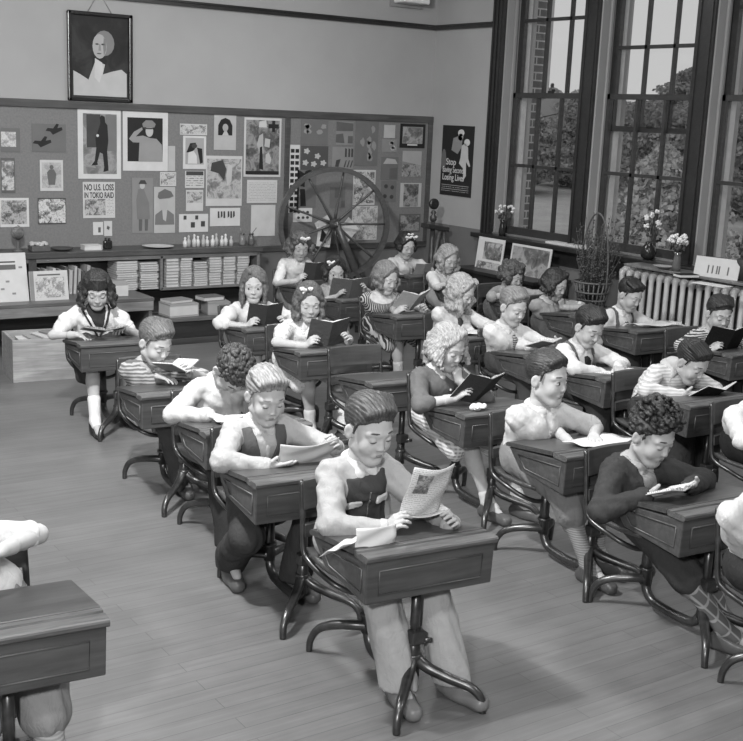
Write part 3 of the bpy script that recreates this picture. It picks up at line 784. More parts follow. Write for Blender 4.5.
    for sd in (-1, 1):
        mb = MB()
        P = spline([(sd*.166, .736, zs+.245), (sd*.168, .716, zs+.12), (sd*.168, .700, zs+.0), (sd*.162, .670, zs-.035), (sd*.150, .60, zs-.058), (sd*.115, .535, zs-.088), (sd*.06, .510, zs-.112), (0.0, .505, zs-.12)], 6)
        mb.tube(P, .0105, 8, True); mb.build('frame_rod', iron, root)
    mb = MB(); nx, ny = 9, 7; V = []; F = []
    for lay in (0, 1):
        for j in range(ny):
            for i in range(nx):
                u, v_ = -1+2*i/(nx-1), j/(ny-1); x_ = u*(.150+.018*math.sin(v_*2.4)); y_ = .405+.285*v_+.0
                z_ = zs+.010*u*u-.014*math.sin(v_*3.1)-(.012*(1-v_)**3 if v_ < .4 else 0)-(.018 if lay == 0 else 0)
                V.append((x_, y_, z_))
    q = nx*ny
    for j in range(ny-1):
        for i in range(nx-1):
            a_ = j*nx+i; F += [(q+a_, q+a_+1, q+a_+nx+1, q+a_+nx), (a_, a_+nx, a_+nx+1, a_+1)]
    for i in range(nx-1):
        F += [(i, i+1, q+i+1, q+i), ((ny-1)*nx+i, q+(ny-1)*nx+i, q+(ny-1)*nx+i+1, (ny-1)*nx+i+1)]
    for j in range(ny-1):
        F += [(j*nx, q+j*nx, q+(j+1)*nx, (j+1)*nx), (j*nx+nx-1, (j+1)*nx+nx-1, q+(j+1)*nx+nx-1, q+j*nx+nx-1)]
    mb.add(V, F, True); mb.build('seat', wd, root)
    for z0, z1, y0 in ((zs+.145, zs+.255, .718), (zs+.045, zs+.095, .702)):
        mb = MB(); V = []; F = []; n = 9
        for i in range(n):
            u = -1+2*i/(n-1); yy = y0+.022*(1-u*u)
            for (dy, zz) in ((0, z0), (.014, z0), (.018+(z1-z0)*.10, z1-.006), (.011+(z1-z0)*.10, z1), ((z1-z0)*.10, z1-.006)): V.append((u*.166, yy+dy-.012, zz))
        for i in range(n-1):
            for c in range(5): F.append((i*5+c, i*5+(c+1) % 5, i*5+5+(c+1) % 5, i*5+5+c))
        F += [(4, 3, 2, 1, 0), tuple((n-1)*5+c for c in range(5))]
        mb.add(V, F); mb.build('back_slat', wd, root)
    return UNITS[key]
def local(U, x, y, z):
    p = rotz(U['a'])@np.array((x, y, z)); return np.array((U['x'], U['y'], 0))+p
def frame(U, c, tilt, yaw=0., roll=0.):
    """matrix of a leaf lying on / standing over desk U: x to the reader's left, y up the page, z towards the reader"""
    t = tilt*D2R
    R = rotz(U['a'])@rotz(yaw*D2R)@np.array([[-1, 0, 0], [0, -math.cos(t), math.sin(t)], [0, math.sin(t), math.cos(t)]]).T.T
    R = np.stack([rotz(U['a']+yaw*D2R)@np.array((-1., 0, 0)), rotz(U['a']+yaw*D2R)@np.array((0, -math.cos(t), math.sin(t))), rotz(U['a']+yaw*D2R)@np.array((0, math.sin(t), math.cos(t)))], 1)
    if roll: R = R@rotz(roll*D2R)
    p = local(U, *c); m = Matrix.Identity(4)
    for i in range(3):
        for j in range(3): m[i][j] = R[i, j]
        m[i][3] = p[i]
    return m
def book(U, c, tilt, yaw, hw, hh, opn, cover, page, label, pics=0, th=.007, name='open_book', roll=0., title=None):
    """an open book: covers and two page blocks hinged at the spine, opening angle opn each side"""
    root = empty(name, (0, 0, 0), 0, label, 'book', 'books the children read'); root.matrix_world = frame(U, c, tilt, yaw, roll)
    o = opn*D2R; cm = M('cloth', cover); pm = M('print', page, page*.45, (.010, .004))
    mbc = MB(); mbp = []
    for sd in (-1, 1):
        u = Vector((sd*math.cos(o), 0, math.sin(o))); w = Vector((-sd*math.sin(o), 0, math.cos(o)))*1.
        def P(a, b, z_): return u*a+Vector((0, b, 0))+w*z_
        A = [P(0, -hh-.004, -.002), P(hw+.004, -hh-.004, -.002), P(hw+.004, hh+.004, -.002), P(0, hh+.004, -.002)]
        B = [P(0, -hh-.004, .001), P(hw+.004, -hh-.004, .001), P(hw+.004, hh+.004, .001), P(0, hh+.004, .001)]
        if sd < 0: A = [A[0], A[3], A[2], A[1]]; B = [B[0], B[3], B[2], B[1]]
        mbc.hexa(A+B)
        mp = MB(); n = 8; V = []; F = []
        for i in range(n+1):
            a_ = hw*i/n; z_ = th*(1-.25*(i/n))+.006*math.sin(min(1, i/n*1.6)*math.pi)*(1 if opn < 25 else .4)
            for b_ in (-hh, hh):
                V.append(P(a_, b_, .001)); V.append(P(a_, b_, .001+z_))
        for i in range(n):
            k = i*4; F += [(k+1, k+5, k+7, k+3), (k, k+2, k+6, k+4), (k, k+4, k+5, k+1), (k+2, k+3, k+7, k+6)]
        F += [(0, 1, 3, 2), (n*4, n*4+2, n*4+3, n*4+1)]
        mp.add(V, F); mbp.append((mp, P))
    mbc.build('cover', cm, root)
    for q, (mp, P) in enumerate(mbp):
        po = mp.build('pages', pm, root)
        if pics and (pics == 3 or pics == q+1):
            pb = MB(); z_ = th+.009
            pb.hexa([P(hw*.2, -.3*hh, z_-.003), P(hw*.85, -.3*hh, z_-.003), P(hw*.85, .55*hh, z_-.003), P(hw*.2, .55*hh, z_-.003), P(hw*.2, -.3*hh, z_), P(hw*.85, -.3*hh, z_), P(hw*.85, .55*hh, z_), P(hw*.2, .55*hh, z_)])
            pb.build('picture', M('image', .03, .5, 40.), po)
    return root
def sheet(U, c, tilt, yaw, w, h, label, g=.72, bend=.02, name='paper_sheet', mat=None, roll=0., pic=None, cat='paper', fold=0.):
    """one sheet of paper with a slight bend"""
    root = empty(name, (0, 0, 0), 0, label, cat); root.matrix_world = frame(U, c, tilt, yaw, roll)
    n = 10; V = []; F = []
    def P(u, v, t): x = u*w/2; return (x, v*h/2, bend*(u*u-.4)+fold*abs(u)*w/2+t+.004*math.sin(5*v+3*u))
    for t in (0, .0012):
        for j in range(n+1):
            for i in range(n+1): V.append(P(-1+2*i/n, -1+2*j/n, t))
    q = (n+1)**2
    for j in range(n):
        for i in range(n):
            a = j*(n+1)+i; F += [(q+a, q+a+1, q+a+n+2, q+a+n+1), (a, a+n+1, a+n+2, a+1)]
    for i in range(n):
        a, b = i, n*(n+1)+i; F += [(a, a+1, q+a+1, q+a), (b, q+b, q+b+1, b+1)]
        a, b = i*(n+1), i*(n+1)+n; F += [(a, q+a, q+a+n+1, a+n+1), (b, b+n+1, q+b+n+1, q+b)]
    mb = MB(); mb.add(V, F, True); mb.build('page', mat or M('paper', g), root)
    if pic:   # picture printed on one side: (u0, v0, u1, v1, sign)
        mb = MB(); u0, v0, u1, v1, sg = pic; m_ = 6; V = []; F = []; t0, t1 = (.0013, .0019) if sg > 0 else (-.0002, -.0008)
        for t in (t0, t1):
            for j in range(m_+1):
                for i in range(m_+1): V.append(P(u0+(u1-u0)*i/m_, v0+(v1-v0)*j/m_, t))
        q = (m_+1)**2
        for j in range(m_):
            for i in range(m_):
                a = j*(m_+1)+i; F += [(q+a, q+a+1, q+a+m_+2, q+a+m_+1), (a, a+m_+1, a+m_+2, a+1)]
        mb.add(V, F, True); mb.build('picture', M('image', .06, .5, 45.), root)
    return root
# ------------------------------------------------------------------ the classroom
YB, XR, XL, YF, ZC = 9.35, 7.0, -1.7, -2.3, 3.72
def struct(name, mb, mat, parent=None):
    o = mb.build(name, mat, parent)
    if not parent: o['kind'] = 'structure'
    return o
def floor_mat():
    t = NT('floor_boards'); v = t.co()
    br = t.n('ShaderNodeTexBrick', offset=.37, i_Scale=1., i_Mortar_Size=.0016, i_Brick_Width=1.6, i_Row_Height=.072)
    br.inputs['Color1'].default_value = G(.142); br.inputs['Color2'].default_value = G(.158); br.inputs['Mortar'].default_value = G(.10); br.inputs['Bias'].default_value = -.1
    t.l(v, br.inputs['Vector'])
    gr = t.noise(t.co(scale=(2.2, 40, 1)), 1., 6, .65); wear = t.noise(v, 1.1, 5, .6)
    c = t.mix(.75, br.outputs[0], t.ramp(gr, [(.25, .75), (.75, 1.2)]), 'MULTIPLY'); c = t.mix(.8, c, t.ramp(wear, [(.3, .72), (.7, 1.2)]), 'MULTIPLY')
    sp = t.noise(v, 7., 3); c = t.mix(t.ramp(sp, [(.72, 0), (.77, .35)]), c, .07)
    t.bump(gr, .12, .002); return t.out(c, .42, 0, .4)
def wall_mat(g, nm):
    t = NT(nm); v = t.co(); c = t.ramp(t.noise(v, 1.6, 4), [(.3, g*.94), (.7, g*1.05)]); t.bump(t.noise(v, 70, 4), .12, .003); return t.out(c, .6, 0, .3)
WALL = wall_mat(.33, 'wall_paint'); DADO = wall_mat(.14, 'dado_paint'); DARK = M('wood', .022, .3); DARK2 = M('wood', .035, .35)
struct('floor', MB().box(((XL+XR)/2, (YF+YB)/2, -.03), (XR-XL+.5, YB-YF+.4, .06)), floor_mat())
struct('ceiling', MB().box(((XL+XR)/2, (YF+YB)/2, ZC+.05), (XR-XL+.5, YB-YF+.4, .1)), wall_mat(.6, 'ceiling_paint'))
struct('wall_back', MB().box(((XL+XR)/2, YB+.08, ZC/2), (XR-XL+.5, .16, ZC)), WALL)
struct('trim_1', MB().box(((XL+XR)/2, YB-.006, .345), (XR-XL, .012, .69)), DADO)
struct('wall_left', MB().box((XL-.08, (YF+YB)/2, ZC/2), (.16, YB-YF, ZC)), WALL)
struct('wall_front', MB().box(((XL+XR)/2, YF-.08, ZC/2), (XR-XL+.5, .16, ZC)), WALL)
WIN = [(7.287, 8.305), (6.102, 7.12), (4.917, 5.935)]; ZS, ZT, WT = .90, 3.42, .36
mb = MB(); mb.box((XR+WT/2, (YF+YB)/2, ZS/2), (WT, YB-YF, ZS)); mb.box((XR+WT/2, (YF+YB)/2, (ZT+ZC)/2), (WT, YB-YF, ZC-ZT))
edges = [YB]+[e for a, b in WIN for e in (b, a)]+[YF]
for i in range(0, len(edges), 2): y1, y0 = edges[i], edges[i+1]; mb.box((XR+WT/2, (y0+y1)/2, (ZS+ZT)/2), (WT, y1-y0, ZT-ZS))
struct('wall_right', mb, WALL)
struct('trim_2', MB().box((XR-.006, (YF+YB)/2, .455), (.012, YB-YF, .91)), DADO)
for k, (c, s) in enumerate((((XL+XR)/2, XR-XL), (None, None))):
    mb = MB()
    if k == 0:
        for z, d, h in ((2.768, .03, .046), (2.782, .042, .016)): mb.box((c, YB-d/2, z), (s, d, h))
    else:
        for z, d, h in ((2.768, .03, .046), (2.782, .042, .016)): mb.box((XR-d/2, (8.46+YB)/2, z), (d, YB-8.46, h))
    struct('trim_%d' % (k+3), mb, DARK)
# window casing and the wide boards between the windows
mb = MB()
for y, w in ((8.385, .155), (7.204, .167), (6.018, .167), (4.835, .167)):
    mb.box((XR-.014, y, (ZS+ZT)/2), (.028, w, ZT-ZS+.1)); n = 3
    if w < .16:
        for dy in (-.045, .0, .05): mb.box((XR-.036, y+dy, (ZS+ZT)/2), (.022, .022, ZT-ZS+.1))
    else:
        for dy in (-.055, .055): mb.box((XR-.034, y+dy, (ZS+ZT)/2), (.016, .03, ZT-ZS+.1))
mb.box((XR-.016, 6.62, ZT+.06), (.032, 3.72, .14)); struct('trim_5', mb, DARK)
mb = MB(); mb.box((6.965, 6.6, .875), (.21, 3.75, .045), None, .008); mb.box((6.975, 6.6, .79), (.04, 3.7, .13)); struct('trim_6', mb, DARK)
GL = NT('window_glass'); g_ = GL.n('ShaderNodeBsdfGlossy', i_Roughness=.03); tr_ = GL.n('ShaderNodeBsdfTransparent'); mx_ = GL.n('ShaderNodeMixShader')
tr_.inputs[0].default_value = G(.92)
mx_.inputs[0].default_value = .03; GL.l(tr_.outputs[0], mx_.inputs[1]); GL.l(g_.outputs[0], mx_.inputs[2]); GL.l(mx_.outputs[0], GL.t.nodes['Material Output'].inputs[0])
JAMB = wall_mat(.25, 'jamb_paint'); WHITE = M('plain', .5, .5)
for k, (y0, y1) in enumerate(WIN):
    win = MB(); ym = (y0+y1)/2; w = y1-y0
    fr = MB(); fr.box((7.055, y1-.008, (ZS+ZT)/2), (.11, .016, ZT-ZS)); fr.box((7.055, y0+.008, (ZS+ZT)/2), (.11, .016, ZT-ZS)); fr.box((7.055, ym, ZT-.008), (.11, w, .016))
    fr.box((7.09, y1-.018, (ZS+ZT)/2), (.02, .035, ZT-ZS)); fr.box((7.09, y0+.018, (ZS+ZT)/2), (.02, .035, ZT-ZS))
    root = struct('window_%d' % (k+1), fr, JAMB)
    ex = MB(); ex.box((7.235, y1-.02, (ZS+ZT)/2), (.06, .04, ZT-ZS)); ex.box((7.235, y0+.02, (ZS+ZT)/2), (.06, .04, ZT-ZS)); ex.box((7.27, ym, ZS+.01), (.22, w, .05)); ex.build('outer_frame', WHITE, root)
    drop = .26 if k == 1 else 0.
    for nm, X, za, zb, zm in (('lower_sash', 7.125, .90, 2.17, 1.528), ('upper_sash', 7.175, 2.13-drop, 3.40-drop, 2.80-drop)):
        s = MB(); st = .062
        for yy in (y0+st/2+.002, y1-st/2-.002): s.box((X, yy, (za+zb)/2), (.042, st, zb-za))
        s.box((X, ym, za+(.035 if nm[0] == 'l' else .022)), (.042, w, .07 if nm[0] == 'l' else .044)); s.box((X, ym, zb-.022), (.042, w, .044))
        s.box((X, ym, zm), (.034, w, .028)); yy0, yy1 = y0+st, y1-st
        for q in (1, 2): s.box((X, yy0+(yy1-yy0)*q/3, (za+zb)/2), (.034, .026, zb-za))
        so = s.build(nm, DARK2, root)
        if nm[0] == 'u':
            l_ = MB(); l_.box((X-.03, ym+.02, za+.05), (.03, .06, .022), None, .005); l_.box((X-.03, ym-.01, za+.065), (.02, .02, .02)); l_.build('sash_lock', M('metal', .06), so)
        g = MB(); g.box((X, ym, (za+zb)/2), (.004, w-.06, zb-za-.02)); g.build('glass', GL.m, so)
# brick return of the building outside the first window
BR = NT('brick'); v_ = BR.co(rot=(math.pi/2, 0, 0)); b_ = BR.n('ShaderNodeTexBrick', i_Scale=1., i_Brick_Width=.21, i_Row_Height=.072, i_Mortar_Size=.007)
b_.inputs['Color1'].default_value = G(.12); b_.inputs['Color2'].default_value = G(.17); b_.inputs['Mortar'].default_value = G(.5); BR.l(v_, b_.inputs['Vector']); BR.out(b_.outputs[0], .9)
struct('trim_7', MB().box((7.51, 8.75, 1.4), (.29, .5, 5.6)), BR.m)
pp = MB(); pp.box((7.69, 8.53, 3.45), (.07, .10, 2.6), None, .01); struct('trim_8', pp, WHITE)
# bulletin board with its frame
t = NT('cork_board'); t.out(t.ramp(t.noise(t.co(), 60, 5), [(.3, .145), (.7, .185)]), .9)
bb = empty('bulletin_board', (4.3, YB, .66), 0, 'long grey bulletin board with dark frame on the back wall', 'bulletin board')
def sub(o, root): o.parent = root; o.matrix_parent_inverse = Matrix.Translation(root.location).inverted(); return o
sub(MB().box((4.3, YB-.009, 1.29), (5.36, .018, 1.22)).build('board', t.m), bb)
for nm, c, s in (('top_rail', (4.3, YB-.018, 1.90), (5.42, .036, .062)), ('bottom_rail', (4.3, YB-.018, .685), (5.42, .036, .055)), ('divider_strip', (5.365, YB-.018, 1.29), (.05, .03, 1.18)), ('side_strip', (6.975, YB-.018, 1.29), (.05, .036, 1.18))):
    sub(MB().box(c, s, None, .004).build(nm, M('wood', .07)), bb)
# ---- pictures and papers pinned to the board
PY = YB-.020
def rect(x0, y0, x1, y1, Y=PY):
    xm, ym = (x0+x1)/2, (y0+y1)/2; c = on_y(xm, ym, Y)
    return c, on_y(x1, ym, Y)[0]-on_y(x0, ym, Y)[0], on_y(xm, y0, Y)[2]-on_y(xm, y1, Y)[2]
def paper_on(root_mat, name, label, cat, c, w, h, m, lift=.0, th=.003, group='papers pinned to the bulletin board'):
    """flat sheet on the back wall, object axes: x right, y up, z into the room"""
    mb = MB(); mb.box((0, 0, th/2), (w, h, th)); o = mb.build(name, m)
    mw = Matrix(((1, 0, 0, c[0]), (0, 0, -1, c[1]-lift), (0, 1, 0, c[2]), (0, 0, 0, 1))); o.matrix_world = mw
    tag(o, label, cat, group); return o
def inset(o, nm, m, u0, v0, u1, v1, w, h, z=.003, th=.0012):
    mb = MB(); mb.box(((u0+u1)/2*w, (v0+v1)/2*h, z+th/2), ((u1-u0)*w, (v1-v0)*h, th)); return mb.build(nm, m, o)
def poly(o, nm, m, pts, w, h, z=.0044, th=.0012):
    mb = MB(); mb.prism([(p[0]*w, p[1]*h) for p in pts], (0, 0, z), (1, 0, 0), (0, 1, 0), th); return mb.build(nm, m, o)
def disc(cx, cy, rx, ry, n=16, a0=0, a1=2*math.pi): return [(cx+rx*math.cos(a0+(a1-a0)*i/n), cy+ry*math.sin(a0+(a1-a0)*i/n)) for i in range(n)]
def lettering(o, nm, m, text, x, y, size, z=.0035, bold=.0, align='CENTER', sx=1.):
    cu = bpy.data.curves.new('lettering', 'FONT'); cu.body = text; cu.size = size; cu.align_x = align; cu.extrude = .0006; cu.offset = bold
    tmp = bpy.data.objects.new('lettering', cu); COL.objects.link(tmp); dg = bpy.context.evaluated_depsgraph_get()
    me = bpy.data.meshes.new_from_object(tmp.evaluated_get(dg)); bpy.data.objects.remove(tmp); bpy.data.curves.remove(cu)
    me.materials.clear(); me.materials.append(m); ob = link(nm, me, o); ob.location = (x, y, z); ob.scale = (sx, 1, 1); return ob
K = M('plain', .015); K2 = M('plain', .05); K3 = M('plain', .10); W1 = M('paper', .62); W2 = M('paper', .5); W3 = M('paper', .40); GY = M('paper', .14); GY2 = M('paper', .22)
def pin(r, name, label, cat, m, extra=None, lift=0.):
    c, w, h = rect(*r); o = paper_on(None, name, label, cat, c, w, h, m, lift)
    if extra: extra(o, w, h)
    return o
def pic(u0, v0, u1, v1, a=.03, b=.45, sc=25.): return lambda o, w, h: inset(o, 'picture', M('image', a, b, sc), u0, v0, u1, v1, w, h)
def both(*fs):
    def f(o, w, h):
        for q in fs: q(o, w, h)
    return f
def shp(nm, m, *polys):
    def f(o, w, h):
        for p in polys: poly(o, nm, m, p, w, h)
    return f
def planes(o, w, h):
    for (x, y, s) in ((.16, .28, 1.), (-.2, -.18, 1.1)):
        poly(o, 'aeroplane', K, [(x-.26*s, y-.02), (x-.2*s, y+.08), (x+.02*s, y+.06), (x+.22*s, y+.12), (x+.24*s, y+.02), (x+.05*s, y-.1), (x-.05*s, y-.16), (x-.12*s, y-.05)], w, h, .003)
        poly(o, 'wing', K, [(x-.05*s, y+.05), (x+.06*s, y+.24), (x+.13*s, y+.22), (x+.07*s, y+.02)], w, h, .0042)
pin((1, 128, 20, 152), 'mounted_print', 'small light print on a grey mount, topmost at the left edge', 'picture', GY, pic(-.5, -.28, .28, .34, .2, .55, 40))
pin((32, 124, 66, 152), 'aeroplane_picture', 'grey sheet with two dark aeroplanes in flight', 'picture', GY, planes)
pin((1, 158, 15, 193), 'photograph', 'tall dark photograph at the left edge below the small mounted print', 'picture', K3, pic(-.45, -.42, .42, .42, .04, .5, 22))
pin((40, 160, 63, 191), 'drawing', 'pale drawing of a standing figure in a hat, white border', 'drawing', W2, both(pic(-.42, -.40, .42, .42, .25, .42, 30), shp('figure', M('paper', .12), disc(0, .27, .09, .07), [(-.2, .1), (-.08, .2), (.1, .2), (.2, .05), (.14, -.3), (-.14, -.3)])))
pin((0, 198, 29, 227), 'photograph', 'white bordered dark photograph in the lower left corner of the board', 'picture', W1, pic(-.46, -.40, .42, .42, .02, .4, 30))
pin((38, 198, 66, 224), 'photograph', 'dark borderless group photograph right of the lower left corner one', 'picture', K2, pic(-.48, -.46, .48, .46, .01, .6, 35))
def soldier(o, w, h):
    inset(o, 'picture', M('image', .10, .28, 9.), -.38, -.43, .40, .43, w, h)
    poly(o, 'background', K2, [(-.30, -.05), (-.30, .42), (.02, .42), (.02, -.05)], w, h, .0044); poly(o, 'background', M('paper', .16), [(.14, -.1), (.14, .42), (.40, .42), (.40, -.1)], w, h, .0044)
    poly(o, 'figure', K, [(-.02, .22), (.02, .30), (.0, .38), (.05, .41), (.12, .39), (.13, .31), (.18, .27), (.2, .05), (.17, -.1), (.19, -.28), (.2, -.38), (.08, -.40), (.1, -.33), (.07, -.14), (.0, -.12), (-.06, -.26), (-.05, -.30), (-.2, -.31), (-.12, -.24), (-.08, -.05), (-.1, .08)], w, h, .0058)
    poly(o, 'hands', M('paper', .55), disc(-.05, .12, .03, .02), w, h, .0072)
pin((78, 109, 121, 179), 'photograph', 'large white bordered photograph of a soldier standing guard', 'picture', W1, soldier)
def salute(o, w, h):
    inset(o, 'picture', K, -.40, -.34, .38, .40, w, h); g1 = M('paper', .26)
    poly(o, 'coat', g1, [(-.16, -.34), (-.14, -.02), (-.28, -.02), (-.37, .04), (-.26, .16), (-.08, .24), (-.07, .20), (-.22, .08), (-.06, .10), (.1, .06), (.24, .05), (.36, -.05), (.38, -.34)], w, h, .0046)
    poly(o, 'face', M('paper', .42), disc(.08, .18, .085, .10), w, h, .0058); poly(o, 'cap', M('paper', .20), [(-.06, .24), (-.08, .30), (0, .36), (.14, .36), (.22, .30), (.19, .24)], w, h, .007)
    poly(o, 'cap_peak', K2, [(-.05, .235), (.17, .235), (.15, .21), (-.03, .21)], w, h, .0084)
pin((123, 112, 168, 171), 'photograph', 'large white bordered photograph of an officer saluting', 'picture', W1, salute)
def headline(o, w, h):
    lettering(o, 'lettering', K, 'NO U.S. LOSS', 0, h*.27, h*.24, sx=.60, bold=.0015); lettering(o, 'lettering', K, 'IN TOKIO RAID', 0, h*.06, h*.22, sx=.56, bold=.0015)
    inset(o, 'picture', M('image', .04, .45, 28.), -.45, -.42, .2, .03, w, h); inset(o, 'text_column', M('print', .55, .2, (.012, .005)), .24, -.42, .46, .03, w, h)
pin((83, 182, 115, 218), 'newspaper_page', 'newspaper page with a big two line headline about Tokio', 'newspaper', W2, headline)
pin((93, 222, 103, 235), 'card', 'small white card left of its twin below the newspaper page', 'card', W1, shp('mark', K3, [(.0, -.3), (.0, .1), (.25, .1), (.25, -.3)]))
pin((104, 221, 112, 236), 'card', 'small white card right of its twin below the newspaper page', 'card', W2, shp('mark', K3, [(-.2, .0), (-.1, .2), (.2, .1), (.1, -.1)]))
def coat(o, w, h):
    poly(o, 'coat', M('paper', .17), [(-.25, -.25), (-.3, .1), (-.2, .3), (.05, .3), (.3, .05), (.35, -.25)], w, h, .003); poly(o, 'face', M('paper', .4), disc(-.02, .36, .12, .06), w, h, .0042)
    for x in (-.18, .1): poly(o, 'leg', K3, [(x, -.46), (x, -.25), (x+.16, -.25), (x+.14, -.46)], w, h, .0042)
    poly(o, 'hat', K2, [(-.2, .39), (-.1, .46), (.1, .46), (.2, .39)], w, h, .0054)
pin((132, 178, 153, 233), 'magazine_cutting', 'tall cutting of a figure in a long coat', 'picture', GY2, coat)
def officer(o, w, h):
    poly(o, 'coat', M('paper', .16), [(-.46, -.32), (-.44, -.1), (-.15, .0), (.15, .0), (.44, -.1), (.46, -.32)], w, h, .003); poly(o, 'shirt', M('paper', .4), [(-.08, -.2), (-.12, .0), (.12, .0), (.06, -.25)], w, h, .0042)
    poly(o, 'face', M('paper', .38), disc(-.05, .14, .2, .15), w, h, .0054); poly(o, 'cap', M('paper', .13), [(-.34, .28), (-.3, .38), (.0, .46), (.3, .40), (.42, .30), (.2, .26), (-.25, .24)], w, h, .0066)
pin((154, 187, 175, 233), 'photograph', 'portrait photograph of an officer in a peaked cap', 'picture', W3, officer)
pin((160, 172, 176, 186), 'cutting', 'small cartoon cutting just above the portrait of the capped officer', 'picture', W2, pic(-.45, -.42, .45, .42, .08, .55, 60))
pin((168, 146, 175, 171), 'cutting', 'narrow upright paper slip beside the saluting officer', 'paper', W3)
pin((180, 124, 207, 135), 'banner', 'low wide paper strip with picture lettering above the small framed picture', 'paper', W2, pic(-.48, -.40, .48, .40, .08, .55, 70))
def couple(o, w, h):
    inset(o, 'picture', M('paper', .32), -.40, -.36, .40, .44, w, h); poly(o, 'figure', K, [(-.36, .0), (-.2, .28), (.05, .3), (.0, .1), (-.15, .0)], w, h); poly(o, 'figure', K, [(.1, .15), (.32, .12), (.36, -.3), (.24, -.34), (.16, -.05)], w, h)
    poly(o, 'figure', W1, [(-.3, -.34), (-.28, 0), (-.05, .05), (.08, -.1), (.1, -.34)], w, h, .0058); poly(o, 'figure', K2, disc(-.02, .2, .12, .07), w, h, .0058)
pin((183, 136, 206, 169), 'picture_card', 'white card with a dark and white picture of two figures', 'picture', W1, couple)
pin((185, 171, 204, 188), 'calendar_page', 'small calendar page with dark heading', 'paper', W2, both(shp('heading', K2, [(-.45, .25), (-.45, .48), (.45, .48), (.45, .25)]), lambda o, w, h: inset(o, 'text_column', M('print', .5, .2, (.02, .02)), -.45, -.45, .45, .2, w, h)))
pin((186, 190, 203, 211), 'drawing', 'small pencil drawing below the calendar page', 'drawing', W2, pic(-.45, -.1, .45, .42, .1, .5, 50))
pin((179, 214, 208, 232), 'drawing', 'white sheet of small square drawings low on the board', 'drawing', W1, shp('mark', K2, *[[(x, y), (x, y+.3), (x+.14, y+.3), (x+.14, y)] for x, y in ((-.1, -.25), (.25, -.2))], *[[(x, .2), (x, .42), (x+.1, .42), (x+.1, .2)] for x in (-.35, .05)]))
pin((214, 115, 236, 150), 'portrait_card', 'pale card with a small dark oval portrait', 'picture', W3, both(shp('oval', K, [(-.32, -.08), (-.32, .2), (-.2, .36), (0, .42), (.2, .36), (.32, .2), (.32, -.08)]), lambda o, w, h: (poly(o, 'face', M('paper', .35), disc(0, .14, .13, .11), w, h, .006), poly(o, 'collar', M('paper', .45), [(-.14, -.08), (-.04, .04), (.06, .04), (.16, -.08)], w, h, .006))))
def farm(o, w, h):
    inset(o, 'picture', M('image', .10, .42, 16.), -.47, -.35, .47, .44, w, h); poly(o, 'figure', K2, [(-.38, .2), (-.35, .36), (-.05, .42), (.05, .25), (.0, .0), (-.15, .15)], w, h); poly(o, 'figure', M('paper', .45), [(.05, .1), (.1, .35), (.22, .3), (.2, .0), (.08, -.1)], w, h)
pin((206, 156, 242, 206), 'picture', 'large pale bordered picture of figures bending in a field', 'picture', W2, farm)
pin((210, 208, 240, 226), 'card', 'white card with a row of little dark silhouettes', 'card', W1, shp('silhouette', K2, *[[(x, -.05), (x, .32), (x+.05, .32), (x+.06, -.05+.1*(i % 2))] for i, x in enumerate((-.25, -.15, -.06, .08, .17, .26))]))
def cross(o, w, h):
    inset(o, 'picture', M('image', .03, .26, 13.), -.45, -.46, .45, .46, w, h)
    a, b = .08, .05; poly(o, 'cross', K, [(.24, .27), (.32, .27), (.32, .33), (.42, .33), (.42, .40), (.32, .40), (.32, .46), (.24, .46), (.24, .40), (.14, .40), (.14, .33), (.24, .33)], w, h, .006)
    poly(o, 'lettering_patch', W2, [(-.12, .34), (-.10, .44), (.08, .46), (.10, .34)], w, h, .0046); poly(o, 'figure', M('paper', .38), [(-.16, .05), (-.1, .2), (.0, .24), (.02, -.1), (-.08, -.1)], w, h, .0046)
    poly(o, 'figure', K, [(-.09, -.36), (-.08, .0), (-.02, .02), (.02, -.38)], w, h, .006); poly(o, 'figure', M('paper', .42), [(.08, -.25), (.08, -.12), (.16, -.08), (.24, -.2), (.2, -.28)], w, h, .006)
    poly(o, 'figure', M('paper', .42), [(.04, .02), (.06, .16), (.2, .14), (.18, .0)], w, h, .006); poly(o, 'foot_strip', K, [(-.45, -.46), (-.45, -.40), (.45, -.40), (.45, -.46)], w, h, .006)
pin((244, 118, 281, 177), 'poster', 'large dark poster with figures and a cross in its upper corner', 'poster', W2, cross)
pin((247, 180, 277, 203), 'typed_sheet', 'typed sheet just below the poster with the cross', 'paper', W2, lambda o, w, h: inset(o, 'text_column', M('print', .5, .3, (.014, .006)), -.45, -.42, .45, .42, w, h))
pin((251, 205, 275, 236), 'paper_sheet', 'blank sheet hanging below the typed sheet', 'paper', W2)
def strips(o, w, h):
    for i in range(11):
        for x in (-.4, .06): poly(o, 'frame', K, [(x, .44-i*.088), (x+.36, .44-i*.088), (x+.36, .385-i*.088), (x, .385-i*.088)], w, h, .003)
pin((289, 145, 299, 213), 'picture_strip', 'narrow upright strip of little black pictures on white', 'picture', W1, strips)
rg_ = random.Random(4)
def blobs(m, n, r, seed):
    q = random.Random(seed); P = []
    for i in range(n):
        cx_, cy_ = q.uniform(-.34, .34), q.uniform(-.34, .34)
        P.append([(cx_+r*q.uniform(.6, 1.2)*math.cos(a), cy_+r*q.uniform(.6, 1.2)*math.sin(a)) for a in [2*math.pi*k/9 for k in range(9)]])
    return shp('shape', m, *P)
pin((301, 120, 328, 145), 'paper_picture', 'grey sheet with faint pale torn paper shapes', 'picture', GY, blobs(M('paper', .26), 6, .11, 1))
